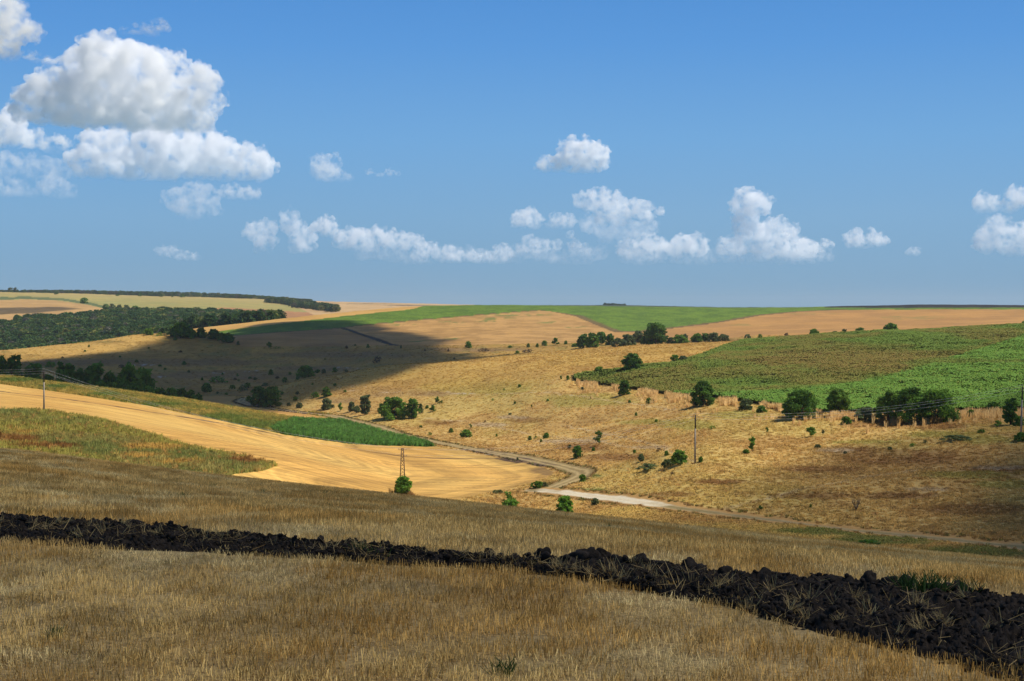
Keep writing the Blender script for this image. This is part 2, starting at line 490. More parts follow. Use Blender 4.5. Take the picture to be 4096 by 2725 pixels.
FARS = [(870, 1352), (932, 1343), (1354, 1313), (1478, 1298), (1716, 1276), (1894, 1261), (2155, 1241), (2200, 1243), (2300, 1263), (2458, 1328), (2577, 1326), (2700, 1311),
        (2874, 1290), (3052, 1260), (3201, 1246), (3349, 1240), (3706, 1237), (7500, 1235), (7500, 1000), (1700, 1000), (1650, 1236), (1400, 1261), (891, 1322), (860, 1330)]
put('far_sunflower_field', ze & inside(FU, FV, FARS) & (FS > 17.5))
put('golden_strip_field', (FS > 17.9) & (FS < 20.15) & (FU > 700) & (FU < 1800) & inside(FU, FV, [(600, 1335), (760, 1319), (860, 1330), (891, 1322), (1400, 1261), (1650, 1236), (1750, 1210), (1300, 1200), (700, 1310)]))
put('black_ploughed_field', (FS > 18.5) & (FS < 20.15) & inside(FU, FV, [(3300, 1229), (3500, 1231), (4096, 1230), (7500, 1232), (7500, 900), (3400, 900)]))
zd = FS > 20.15
put('wooded_ground', zd & (FS < 22.2))
put('far_olive_field', (FS > 22.2) & (FS < 24.1))
put('far_tan_field', (FS > 21.9) & (FS < 23.9) & inside(FU, FV, [(-3000, 1200), (0, 1199), (100, 1196), (240, 1202), (360, 1220), (430, 1238), (480, 1262), (440, 1268), (60, 1300), (-3000, 1330)]))
put('far_brown_field', (FS > 21.9) & (FS < 24) & inside(FU, FV, [(790, 1238), (900, 1229), (1040, 1236), (1180, 1246), (1300, 1252), (1300, 1290), (1040, 1290), (860, 1262)]))
put('far_pale_field', (FS > 22.0) & (FS < 24.3) & (FU > 1150) & (FV < 1300) & (FV < 1207 + (FU - 1150) * 0.5))
put('distant_plain', FS > 24.1)
put('wooded_ground', zd & (FS < 24.1) & (FU > 1900))

# dirt roads: a pale one along the foot of the slope and an older one down the valley
ROAD_A = path([(2125, 1961), (2191, 1963), (2310, 1978), (2428, 1991), (2607, 2014), (2700, 2031), (2934, 2061), (3171, 2091), (3409, 2121), (3706, 2150), (4096, 2189), (4400, 2222)], 8, 9.9)
ROAD_B = path([(2191, 1958), (2250, 1936), (2310, 1912), (2335, 1895)], 8.5, 10.6) + \
    path([(2325, 1886), (2250, 1866), (2160, 1846), (2072, 1828), (1894, 1798), (1716, 1764), (1597, 1739), (1508, 1708), (1419, 1686), (1330, 1664), (1220, 1652), (1100, 1637),
          (1010, 1622), (960, 1606), (975, 1593), (1010, 1588)], 9.8, 14.5)
ROAD_C = path([(1370, 1312), (1440, 1338), (1500, 1356), (1556, 1378), (1600, 1384)], 16.5, 19.5)   # ploughed strip beside the far field
FURROW = path([(-300, 1530), (0, 1566), (238, 1593), (535, 1637), (891, 1694), (1040, 1724), (1120, 1742)], 8.5, 12)
FURROW2 = path([(1440, 1801), (1478, 1807), (1609, 1825), (1720, 1832), (1835, 1835), (1983, 1834), (2080, 1850)], 8.5, 12)
GOLD_END = path([(1760, 1795), (1983, 1833), (2110, 1856), (2195, 1878), (2222, 1890), (2195, 1912), (2090, 1942), (1894, 1984), (1805, 2005)], 8.0, 12)
reg = (FS > 8) & (FS < 14.6) & (FU > 850) & (FU < 4600)
dA, dB = np.full(FU.shape, 99.0), np.full(FU.shape, 99.0)
dA[reg] = polydist(FX[reg], FY[reg], ROAD_A)
dB[reg] = polydist(FX[reg], FY[reg], ROAD_B)
put('farm_track', dB < 3.4)
put('dirt_road', dA < 3.6)

# ------------------------------------------------------------------ base colour at every point of the land
vc = np.zeros((NR, NC), int)
vc[:-1, :-1] = cls
vc[-1, :-1] = cls[-1]; vc[:, -1] = vc[:, -2]
ALB = np.zeros((NR, NC, 3))
n1 = fbm(GX / 9, GY / 14, 4, 11)[..., None]
n2 = fbm(GX / 30, GY / 45, 4, 21)[..., None]
n3 = fbm(GX / 3, GY / 5, 3, 41)[..., None]
def mixc(a, b, t):
    return a * (1 - t) + b * t
def blobs(lst, s0, s1):
    """soft patches given by pixel ellipses (u, v, ru, rv), broken up at the rim"""
    msk = np.zeros((NR, NC))
    ok = (S >= s0) & (S <= s1)
    for (u, v, ru, rv) in lst:
        r = np.hypot((PU[ok] - u) / ru, (PV[ok] - v) / rv) + (n1[ok][..., 0] - 0.5) * 0.9 + (n3[ok][..., 0] - 0.5) * 0.5
        msk[ok] = np.maximum(msk[ok], 1 - sstep(r, 0.6, 1.15))
    return msk[..., None]
s01 = lambda x, a, b: sstep(x, a, b)
hill = mixc(P(231, 191, 113), P(213, 171, 99), s01(n1, 0.35, 0.65))
hill = mixc(hill, P(221, 192, 108), s01(n2, 0.45, 0.65) * 0.7)
hill = mixc(hill, P(176, 130, 72), s01(n3, 0.58, 0.75) * 0.35)
brown = blobs([(3620, 1835, 330, 42), (3450, 1800, 150, 15), (3960, 1890, 170, 30), (3300, 1880, 190, 16), (2870, 1930, 130, 14), (3500, 1700, 170, 14), (3750, 1705, 160, 16), (2330, 1790, 120, 20),
               (2480, 1830, 150, 18), (3900, 2040, 250, 25), (3600, 1985, 160, 16), (2100, 1680, 110, 14), (1750, 1690, 90, 12), (3250, 1985, 180, 14), (2680, 1980, 150, 12)], 8, 13)
hill = mixc(hill, P(150, 102, 56), brown * (0.45 + 0.4 * n3))
olive = blobs([(3850, 1900, 190, 22), (3930, 1760, 160, 22), (2950, 1660, 130, 18), (3750, 1740, 140, 13), (2350, 1600, 200, 30), (1900, 1550, 260, 40), (2750, 1700, 120, 20), (3450, 1770, 150, 10), (2600, 1690, 130, 14), (4010, 1940, 150, 16)], 8, 15)
hill = mixc(hill, P(182, 168, 80), olive * 0.7)
pale = blobs([(3350, 1803, 100, 9), (3980, 1875, 120, 9), (3700, 1960, 100, 8), (1960, 1700, 90, 12), (2600, 1790, 90, 8), (2300, 1765, 140, 7), (2050, 1670, 70, 8)], 8, 13)
hill = mixc(hill, P(205, 178, 138), pale * 0.75)
greyer = blobs([(1480, 1565, 190, 26), (1720, 1575, 120, 12), (1360, 1600, 90, 14)], 12, 15.2)
hill = mixc(hill, P(150, 122, 95), greyer * 0.75)
scar = blobs([(1390, 1562, 60, 6), (1560, 1568, 80, 5), (1430, 1548, 90, 5), (1850, 1575, 70, 3), (1780, 1568, 60, 3)], 12, 15.2) * s01(n3, 0.5, 0.62)
hill = mixc(hill, P(225, 215, 200), scar * 0.8)
lush = blobs([(2290, 1920, 60, 14), (2350, 1965, 80, 10), (3300, 2128, 260, 16), (3560, 2165, 240, 22), (3900, 2205, 280, 26), (2380, 1905, 40, 10)], 7.6, 10)
hill = mixc(hill, P(122, 134, 64), lush * 0.8)
ph = (vc == ID['dry_grass_hillside']) & (S[:, None] > 8) & (S[:, None] < 15.2)
trail = np.zeros((NR, NC))
for ln in ([(2250, 1700), (2450, 1742), (2640, 1785), (2760, 1850)], [(1700, 1672), (1900, 1690), (2100, 1735), (2400, 1768), (2560, 1800)], [(1900, 1580), (2200, 1570), (2420, 1600), (2700, 1640)], [(2900, 2040), (3200, 1960), (3500, 1905), (3900, 1850)]):
    trail[ph] = np.maximum(trail[ph], 1 - sstep(polydist(GX[ph], GY[ph], path(ln, 8.5, 14.5)) + (n3[ph][:, 0] - 0.5) * 1.2, 0.2, 0.8))
hill = mixc(hill, P(222, 194, 146), trail[..., None] * 0.6)
upper = s01(S[:, None, None], 13.2, 14.2) * np.ones_like(n1)
hill = mixc(hill, mixc(P(218, 174, 88), P(196, 152, 76), s01(n1, 0.3, 0.7)), upper * 0.75)
for nm in ('dry_grass_hillside',):
    q = vc == ID[nm]; ALB[q] = hill[q]
past = mixc(P(202, 160, 80), P(176, 138, 70), s01(n2, 0.35, 0.65))
past = mixc(past, P(150, 140, 75), s01(n1, 0.55, 0.75) * 0.6)
past = mixc(past, P(152, 122, 82), blobs([(700, 1450, 500, 16), (900, 1500, 400, 20), (1300, 1420, 400, 12), (1250, 1475, 200, 14), (300, 1450, 260, 14), (1900, 1400, 200, 8)], 14, 19) * 0.7)
pscar = blobs([(1180, 1478, 130, 5), (1380, 1472, 90, 4), (640, 1508, 40, 4), (870, 1493, 60, 3), (560, 1460, 70, 3), (1000, 1485, 50, 3)], 14, 18) * s01(n3, 0.48, 0.6)
past = mixc(past, P(205, 196, 184), pscar * s01(fbm(GX / 1.2, GY / 6, 2, 61)[..., None], 0.45, 0.6) * 0.8)
past = mixc(past, P(222, 178, 96), blobs([(260, 1395, 420, 26), (520, 1352, 160, 16)], 16.5, 18.4))
q = vc == ID['valley_pasture']; ALB[q] = past[q]
def fill(nm, a, b, n=n1, lo=0.35, hi=0.65, extra=None):
    q = vc == ID[nm]
    c = mixc(a, b, s01(n[q], lo, hi))
    if extra is not None:
        c = extra(c, q)
    ALB[q] = c
fill('stubble_field', P(222, 190, 130), P(204, 168, 108))
def gold_x(c, q):
    x, y = GX[q], GY[q]
    f1 = np.minimum(polydist(x, y, FURROW), polydist(x, y, FURROW2) + 0.15)
    c = mixc(c, P(96, 74, 58), (1 - sstep(f1 + (n3[q][:, 0] - 0.5) * 1.0, 0.5, 1.3))[:, None] * 0.95)
    tl = np.abs((polydist(x, y, FURROW) + 2.0 * (fbm(x / 60, y / 60, 2, 4) - 0.5)) % 14.0 - 7.0)      # tramlines
    c = mixc(c, P(176, 128, 66), ((1 - sstep(tl, 0.15, 0.55)) * s01(fbm(x / 20, y / 20, 2, 14), 0.3, 0.55))[:, None] * 0.55)
    db = polydist(x, y, GOLD_END)                       # headland passes of the combine, curving round the end of the field
    sw = fbm(db / 1.9 + 1.5 * fbm(x / 14, y / 14, 2, 6), db * 0 + 3.3, 3, 5) * 0.8 + 0.2 * fbm(x / 4, y / 4, 2, 8)
    near = 1 - sstep(db, 45, 95)
    c = c * (1 + near * (sw - 0.5) * 1.3)[:, None]
    turn = blobs([(2170, 1880, 70, 18), (2195, 1895, 40, 10)], 8, 11)[q]
    return mixc(c, P(120, 92, 62), turn * 0.6)
fill('golden_stubble_field', P(241, 194, 106), P(226, 174, 90), n2, 0.3, 0.7, gold_x)
def weed_x(c, q):
    c = mixc(c, P(176, 165, 80), s01(n2[q], 0.42, 0.6))
    c = mixc(c, P(218, 172, 84), blobs([(600, 1800, 130, 14), (560, 1840, 110, 12), (100, 1745, 90, 10), (700, 1862, 120, 10)], 7, 10)[q] * 0.8)
    return mixc(c, P(150, 92, 50), blobs([(60, 1770, 110, 16), (180, 1800, 130, 12), (-60, 1755, 90, 14), (1000, 1850, 90, 16), (850, 1790, 110, 10)], 7, 10)[q] * 0.8)
fill('weedy_ground', P(138, 142, 74), P(164, 152, 84), n1, 0.35, 0.65, weed_x)
def verge_x(c, q):
    g = blobs([(60, 1525, 90, 9), (230, 1552, 60, 8), (420, 1582, 80, 8), (1000, 1700, 160, 18), (900, 1672, 120, 12), (1200, 1735, 120, 14), (640, 1622, 120, 7)], 9, 13.2)[q]
    return mixc(c, P(112, 132, 58), g * 0.85)
fill('grass_verge', P(192, 164, 82), P(158, 148, 72), n1, 0.35, 0.65, verge_x)
fill('reed_ground', P(70, 100, 45), P(95, 120, 55))
fill('valley_stubble_field', P(226, 176, 94), P(205, 155, 80), n2)
def road_col(d, inner, outer, verge):
    c = np.ones(d.shape + (1,)) * verge
    dd = d + (n3[..., 0] - 0.5) * 0.9
    c = mixc(c, outer, (1 - sstep(dd, 2.2, 2.9))[..., None])
    tr = np.exp(-((dd - 0.95) / 0.5) ** 2)[..., None]
    return mixc(c, inner, np.clip(tr, 0, 1))
vA, vB = np.full((NR, NC), 99.0), np.full((NR, NC), 99.0)
rq = (vc == ID['dirt_road']) | (vc == ID['farm_track'])
vA[rq] = polydist(GX[rq], GY[rq], ROAD_A); vB[rq] = polydist(GX[rq], GY[rq], ROAD_B)
fresh_or_lit = blobs([(2420, 1988, 330, 45)], 8, 10)  # paler sunlit stretch painted in; darker road tones beyond stand for cloud shade
cA = road_col(vA, mixc(P(188, 164, 118), P(244, 230, 198), fresh_or_lit), mixc(P(150, 132, 82), P(240, 220, 182), fresh_or_lit), P(176, 142, 82))
cA = mixc(cA, P(196, 152, 88), sstep(vA + (n3[..., 0] - 0.5) * 1.2 + 0.5 * (1 - fresh_or_lit[..., 0]), 1.25, 1.9)[..., None])
q = vc == ID['dirt_road']; ALB[q] = cA[q]
soil = blobs([(1000, 1625, 120, 16), (1150, 1650, 150, 12), (1900, 1812, 160, 18), (2050, 1840, 120, 14), (2150, 1860, 80, 14)], 9, 14.6)
cB = road_col(vB, P(206, 178, 122), mixc(P(160, 136, 86), P(116, 94, 76), soil), mixc(P(178, 140, 82), P(104, 82, 66), soil))
q = vc == ID['farm_track']; ALB[q] = cB[q]
fill('sunflower_ground', P(88, 92, 40), P(70, 76, 34))
def tri_x(c, q):
    g = blobs([(2000, 1275, 90, 7), (1950, 1285, 60, 5), (2050, 1262, 110, 5), (2150, 1258, 60, 5), (1800, 1290, 70, 5), (2300, 1310, 50, 5), (1800, 1355, 40, 5), (1680, 1365, 60, 5), (2200, 1290, 60, 4), (1620, 1300, 60, 4)], 16.5, 20.2)[q]
    c = mixc(c, P(128, 138, 66), g * s01(n1[q], 0.4, 0.55) * 0.9)
    f = polydist(GX[q], GY[q], ROAD_C)
    return mixc(c, P(72, 62, 54), (1 - sstep(f, 2.2, 3.8))[:, None])
fill('weedy_stubble_field', P(214, 166, 98), P(190, 146, 84), n1, 0.35, 0.65, tri_x)
fill('brown_stubble_field', P(200, 152, 90), P(178, 134, 80), n2)
def fars_x(c, q):
    e = np.full(q.sum(), 99.0)
    edge = path([(880, 1349), (932, 1343), (1354, 1313), (1478, 1298), (1716, 1276), (1894, 1261), (2155, 1241), (2300, 1263), (2458, 1328), (2577, 1326), (2700, 1311), (2874, 1290), (3052, 1260), (3201, 1246), (3349, 1240)], 17, 20.1, 2)
    e = polydist(GX[q], GY[q], edge)
    w = 3 + 5 * sstep(PU[q], 2150, 2300)
    return mixc(c, P(126, 98, 66), (1 - sstep(e, w * 0.5, w))[:, None] * 0.9)
fill('far_sunflower_field', P(116, 146, 46), P(94, 124, 40), n1, 0.3, 0.7, fars_x)
fill('golden_strip_field', P(228, 178, 98), P(212, 164, 88), n2)
fill('tan_stubble_field', P(208, 156, 88), P(190, 142, 82), n2, 0.3, 0.7,
     lambda c, q: mixc(c, P(150, 142, 74), blobs([(3650, 1275, 130, 5), (3560, 1268, 90, 4), (3750, 1268, 120, 3), (3250, 1255, 120, 4), (2990, 1300, 120, 4)], 16.5, 20)[q] * s01(n1[q], 0.4, 0.6) * 0.7))
fill('black_ploughed_field', P(62, 58, 56), P(52, 50, 48))
fill('wooded_ground', P(66, 82, 40), P(80, 84, 46))
fill('far_tan_field', P(218, 174, 108), P(204, 162, 100), n2)
def olive_x(c, q):
    t = sstep(S[q] if False else np.broadcast_to(S[:, None], q.shape)[q], 23.0, 23.9)[:, None]
    return mixc(c, P(206, 176, 108), t * 0.7)
fill('far_olive_field', P(172, 166, 96), P(186, 170, 98), n2, 0.3, 0.7, olive_x)
fill('far_brown_field', P(196, 142, 94), P(182, 134, 86), n2)
fill('far_pale_field', P(224, 186, 132), P(212, 172, 116), n2, 0.3, 0.7,
     lambda c, q: mixc(c, P(120, 104, 78), blobs([(1640, 1222, 110, 2.5), (1480, 1216, 120, 1.5), (1300, 1212, 60, 1.2)], 22, 24.4)[q] * 0.8))
fill('distant_plain', P(150, 140, 100), P(120, 125, 90), n2)
# a narrow green edge above the far tan field
q = (vc == ID['far_olive_field']) & (np.abs(PV - np.interp(PU, [-3000, 0, 100, 240, 360, 430, 480], [1194, 1194, 1192, 1197, 1215, 1233, 1257])) < 5) & (PU < 490)
ALB[q] = P(110, 122, 70)

rowdir = math.atan2(FURROW[30][1] - FURROW[5][1], FURROW[30][0] - FURROW[5][0])
LM = {nm: land_mat(nm + '_soil') for nm in ('distant_plain', 'far_olive_field', 'far_brown_field', 'wooded_ground')}
LM['far_olive_field'] = land_mat('far_olive_crop', (0.05, 0.93, 1.07), (0.01, 0.92, 1.08), (0.3, 0.4), stripes=(0.3, 30, 0.004, 0.93, 1.07))
LM['stubble_field'] = land_mat('trodden_straw_soil', (9, 0.55, 1.35), (0.6, 0.8, 1.15), (14, 0.05))
LM['dry_grass_hillside'] = land_mat('dry_grass_turf', (2.6, 0.88, 1.1), (0.35, 0.94, 1.06), (1.8, 0.1))
LM['valley_pasture'] = land_mat('grazed_turf', (1.4, 0.75, 1.2), (0.2, 0.86, 1.12), (1.2, 0.3))
LM['weedy_ground'] = LM['grass_verge'] = LM['reed_ground'] = land_mat('weedy_turf', (2.6, 0.75, 1.2), (0.4, 0.88, 1.12), (2, 0.2))
LM['golden_stubble_field'] = land_mat('cut_wheat_straw', (3.0, 0.90, 1.08), (0.25, 0.95, 1.05), (2.5, 0.06), stripes=(rowdir, 2.0, 0.01, 0.78, 1.13))
LM['valley_stubble_field'] = land_mat('valley_straw', (2.0, 0.9, 1.08), (0.25, 0.95, 1.05), (2.5, 0.06), stripes=(rowdir - 0.5, 4.0, 0.012, 0.9, 1.08))
LM['dirt_road'] = land_mat('chalky_dirt', (2.0, 0.9, 1.08), (0.5, 0.93, 1.07), (3, 0.06))
LM['farm_track'] = land_mat('rutted_dirt', (2.0, 0.8, 1.15), (0.5, 0.9, 1.1), (3, 0.1))
LM['sunflower_ground'] = land_mat('crop_soil')
LM['weedy_stubble_field'] = land_mat('weedy_straw', (0.9, 0.85, 1.12), (0.12, 0.94, 1.06), (1, 0.2), stripes=(2.15, 7, 0.01, 0.88, 1.1))
LM['brown_stubble_field'] = land_mat('brown_straw', (0.9, 0.88, 1.1), (0.12, 0.94, 1.06), (1, 0.2), stripes=(2.4, 7, 0.01, 0.9, 1.08))
LM['far_sunflower_field'] = land_mat('sunflower_canopy', (0.55, 0.55, 1.5), (0.08, 0.9, 1.1), (0.6, 1.2), speck=(0.8, 0.58, tuple(P(150, 150, 60))))
LM['golden_strip_field'] = land_mat('ripe_straw', (0.6, 0.92, 1.08), (0.1, 0.95, 1.05), (1, 0.1))
LM['tan_stubble_field'] = land_mat('tan_straw', (0.8, 0.86, 1.12), (0.1, 0.94, 1.06), (1, 0.2), stripes=(0.25, 8, 0.008, 0.9, 1.08))
LM['black_ploughed_field'] = land_mat('turned_black_soil', (0.6, 0.7, 1.3), (0.1, 0.9, 1.1), (0.5, 0.6))
LM['far_tan_field'] = land_mat('far_straw', (0.1, 0.95, 1.05), (0.02, 0.95, 1.05), (0.5, 0.1), stripes=(0.4, 20, 0.005, 0.94, 1.05))
LM['far_pale_field'] = land_mat('pale_straw', (0.05, 0.95, 1.05), (0.01, 0.95, 1.05), (0.5, 0.1), stripes=(0.2, 60, 0.002, 0.95, 1.05))

# ground normals, shared so that fields meet without a seam
GP = np.stack([GX, GY, GZ], -1)
du = np.gradient(GP, axis=1); dv = np.gradient(GP, axis=0)
GN = np.cross(du, dv); GN /= np.linalg.norm(GN, axis=-1, keepdims=True) + 1e-12
GN[GN[..., 2] < 0] *= -1
quad = (np.arange(NR - 1)[:, None] * NC + np.arange(NC - 1)[None, :])
for nm in NAMES:
    fq = quad[cls == ID[nm]]
    if not len(fq):
        continue
    faces = np.stack([fq, fq + 1, fq + NC + 1, fq + NC], 1)
    used, inv = np.unique(faces, return_inverse=True)
    me = mesh_np(nm, GP.reshape(-1, 3)[used], inv.reshape(-1, 4), LM[nm])
    at = me.attributes.new('albedo', 'FLOAT_COLOR', 'POINT')
    c4 = np.ones((len(used), 4), np.float32); c4[:, :3] = ALB.reshape(-1, 3)[used]
    at.data.foreach_set('color', c4.ravel())
    me.normals_split_custom_set_from_vertices(GN.reshape(-1, 3)[used])
    tag(link(nm, me), kind='structure')
# ------------------------------------------------------------------ scattering of uncountable growth
def proto_collection(name, meshes):
    c = bpy.data.collections.new(name)
    for i, me in enumerate(meshes):
        c.objects.link(bpy.data.objects.new(f'{name}_{i}', me))
    return c

def scatter(name, label, cat, co, rotz, scale, tone, coll, nvar, tilt=None, idx=None):
    n = len(co)
    me = bpy.data.meshes.new(name)
    me.vertices.add(n)
    me.vertices.foreach_set('co', np.asarray(co, np.float32).ravel())
    rot = np.zeros((n, 3), np.float32)
    rot[:, 2] = rotz
    if tilt is not None: rot[:, :2] = tilt
    a = me.attributes.new('rot', 'FLOAT_VECTOR', 'POINT'); a.data.foreach_set('vector', rot.ravel())
    sc = np.asarray(scale, np.float32)
    if sc.ndim == 1: sc = np.repeat(sc[:, None], 3, 1)
    a = me.attributes.new('scl', 'FLOAT_VECTOR', 'POINT'); a.data.foreach_set('vector', np.ascontiguousarray(sc, np.float32).ravel())
    ii = rng.integers(0, nvar, n).astype(np.int32) if idx is None else np.asarray(idx, np.int32)
    a = me.attributes.new('idx', 'INT', 'POINT'); a.data.foreach_set('value', ii)
    c4 = np.ones((n, 4), np.float32); c4[:, :3] = tone
    a = me.attributes.new('tone', 'FLOAT_COLOR', 'POINT'); a.data.foreach_set('color', c4.ravel())
    ng = bpy.data.node_groups.new(name + '_spread', 'GeometryNodeTree')
    ng.interface.new_socket('Geometry', in_out='INPUT', socket_type='NodeSocketGeometry')
    ng.interface.new_socket('Geometry', in_out='OUTPUT', socket_type='NodeSocketGeometry')
    N, L = ng.nodes, ng.links
    gi, go, iop, ci = N.new('NodeGroupInput'), N.new('NodeGroupOutput'), N.new('GeometryNodeInstanceOnPoints'), N.new('GeometryNodeCollectionInfo')
    ci.inputs['Collection'].default_value = coll
    ci.inputs['Separate Children'].default_value = True
    ci.inputs['Reset Children'].default_value = True
    iop.inputs['Pick Instance'].default_value = True
    def attr(nm, ty):
        x = N.new('GeometryNodeInputNamedAttribute'); x.data_type = ty; x.inputs['Name'].default_value = nm
        return x.outputs[0]
    L.new(gi.outputs[0], iop.inputs['Points'])
    L.new(ci.outputs[0], iop.inputs['Instance'])
    L.new(attr('idx', 'INT'), iop.inputs['Instance Index'])
    e2r = N.new('FunctionNodeEulerToRotation')
    L.new(attr('rot', 'FLOAT_VECTOR'), e2r.inputs[0]); L.new(e2r.outputs[0], iop.inputs['Rotation'])
    L.new(attr('scl', 'FLOAT_VECTOR'), iop.inputs['Scale'])
    L.new(iop.outputs[0], go.inputs[0])
    o = link(name, me)
    o.modifiers.new('spread', 'NODES').node_group = ng
    return tag(o, label, cat, kind='stuff')

AREA = np.linalg.norm(np.cross(GP[1:, :-1] - GP[:-1, :-1], GP[:-1, 1:] - GP[:-1, :-1]), axis=-1)
def sample(mask, n, weight=None):
    """n random points of the land within a mask of cells: positions, base colours, pixel columns and rows"""
    w = AREA * mask
    if weight is not None: w = w * weight
    w = w.ravel().cumsum()
    k = np.searchsorted(w, rng.random(n) * w[-1])
    r, c = np.unravel_index(np.minimum(k, w.size - 1), mask.shape)
    a, b = rng.random((n, 1)), rng.random((n, 1))
    p = (GP[r, c] * (1 - a) + GP[r, c + 1] * a) * (1 - b) + (GP[r + 1, c] * (1 - a) + GP[r + 1, c + 1] * a) * b
    return p, ALB[r, c].copy(), FU[r, c], FV[r, c]
VIEW = (FU > -520) & (FU < 4620)
FD = np.hypot(FX, FY)

def blades(n, spread, hgt, width, seed, lean=0.35, lay=0.0, rows=None):
    """a clump of upright blades or stalks, one unit high: each a narrow two-face strip"""
    r = np.random.default_rng(seed)
    co, fa, sh = [], [], []
    for i in range(n):
        if rows:
            x, y = (r.random() - 0.5) * spread, (r.integers(0, rows) + 0.5) / rows * spread - spread / 2 + r.normal(0, 0.012)
        else:
            a, q = r.random() * 6.283, math.sqrt(r.random()) * spread
            x, y = q * math.cos(a), q * math.sin(a)
        hh = hgt * (0.55 + 0.45 * r.random())
        if r.random() < lay:
            ld = np.array([r.normal(), r.normal(), 0.12 * r.random()]); ld /= np.linalg.norm(ld)
            top = np.array([x, y, 0.01 + r.random() * 0.05]) + ld * hh * 1.6; z0 = 0.01 + r.random() * 0.05
        else:
            top = np.array([x + r.normal() * lean * hh, y + r.normal() * lean * hh, hh]); z0 = 0.0
        t = r.random() * 3.1416
        wv = np.array([math.cos(t), math.sin(t), 0]) * width * (0.7 + 0.6 * r.random()) / 2
        b = np.array([x, y, z0])
        k = len(co)
        co += [b - wv, b + wv, top + wv * 0.6, top - wv * 0.6]
        fa.append((k, k + 1, k + 2, k + 3))
        sh += [r.random()] * 4
    return np.array(co), np.array(fa), np.array(sh)

def with_shade(name, co, fa, sh, mat, soft=0.0):
    me = mesh_np(name, co, fa, mat, smooth=soft > 0)
    if soft:                                            # thin round blades: shade like a tuft, not like flat cards
        c = np.asarray(co); f = np.asarray(fa)
        fn = np.cross(c[f[:, 1]] - c[f[:, 0]], c[f[:, 2]] - c[f[:, 0]])
        fn /= np.linalg.norm(fn, axis=1, keepdims=True) + 1e-9
        fn[fn[:, 2] < 0] *= -1
        vn = np.repeat(fn, f.shape[1], 0) * (1 - soft) + np.array([0, 0, soft])
        me.normals_split_custom_set_from_vertices(vn / np.linalg.norm(vn, axis=1, keepdims=True))
    a = me.attributes.new('shade', 'FLOAT', 'POINT'); a.data.foreach_set('value', np.asarray(sh, np.float32))
    return me

# ------------------------------------------------------------------ ploughed strip across the near field
EDGE_NEAR = [(-1500, 2100), (-420, 2150), (0, 2174), (416, 2204), (832, 2216), (1100, 2236), (1400, 2246), (1597, 2269), (1953, 2281), (2428, 2329), (2700, 2396), (2945, 2441), (3207, 2525), (3498, 2596), (3825, 2679), (3973, 2725), (4300, 2860), (4900, 3090)]
EDGE_FAR = [(-1500, 2020), (-420, 2063), (0, 2081), (178, 2095), (535, 2111), (713, 2145), (1188, 2187), (1400, 2199), (1656, 2224), (2072, 2254), (2428, 2261), (2700, 2291), (2993, 2318), (3290, 2336), (3587, 2365), (3825, 2379), (4096, 2411), (4300, 2436), (4900, 2515)]
def resample(pts, n):
    p = np.array(pts); s = np.r_[0, np.cumsum(np.hypot(*np.diff(p, axis=0).T))]
    t = np.linspace(0, s[-1], n)
    return np.stack([np.interp(t, s, p[:, 0]), np.interp(t, s, p[:, 1])], 1)
pn, pf = path(EDGE_NEAR, 1.0, 5.6), path(EDGE_FAR, 2.5, 5.8)
NA, NB = 1900, 56
en, ef = resample(pn, NA), resample(pf, NA)
STRIP = [tuple(p) for p in en] + [tuple(p) for p in ef[::-1]]
STRIP_C = [tuple(p) for p in resample(pn, 60)] + [tuple(p) for p in resample(pf, 60)[::-1]]
tt = np.linspace(0, 1, NB)[None, :, None]
sp = en[:, None, :] * (1 - tt) + ef[:, None, :] * tt
sx, sy = sp[..., 0].ravel(), sp[..., 1].ravel()
sz = height(sx, sy)
t1 = np.tile(np.linspace(0, 1, NB), NA)
swid = np.repeat(np.hypot(*(ef - en).T), NB)
prof = np.interp(t1, [0, 0.04, 0.2, 0.5, 0.8, 0.93, 1], [-0.05, -0.04, 0.0, 0.02, 0.06, 0.06, -0.05])
slices = 0.05 * np.sin(t1 * swid / 0.42 * math.pi * 2 + 2.5 * fbm(sx / 1.5, sy / 1.5, 2, 3))
bil = lambda s, sd: 1 - np.abs(2 * fbm(sx / s, sy / s, 2, sd) - 1)
amp = np.clip(np.minimum(t1, 1 - t1) * swid / 0.35, 0, 1)
lump = (bil(0.6, 51) - 0.6) * 0.12 + (bil(0.26, 52) - 0.6) * 0.14 + (bil(0.13, 53) - 0.6) * 0.12 + (bil(0.06, 54) - 0.6) * 0.07
sz2 = sz + prof + amp * (slices + lump)
mu_, _ = project(*(en * 0.5 + ef * 0.5).T, np.full(NA, -4.75))
VIS = np.flatnonzero((mu_ > -120) & (mu_ < 4230))
def strip_height(x, y):
    k = np.argmin((sx[::2] - x) ** 2 + (sy[::2] - y) ** 2)
    return float(sz2[::2][k])
M_SOIL = plain_mat('black_earth', (0.029, 0.0215, 0.0155), 0.4, 1.6, 7, 0.95, 0.02, 30)
ii = (np.arange(NA - 1)[:, None] * NB + np.arange(NB - 1)[None, :]).ravel()
me = mesh_np('ploughed_strip', np.stack([sx, sy, sz2], 1), np.stack([ii, ii + NB, ii + NB + 1, ii + 1], 1), M_SOIL)
tag(link('ploughed_strip', me), 'strip of freshly ploughed black earth across the straw stubble', kind='structure')

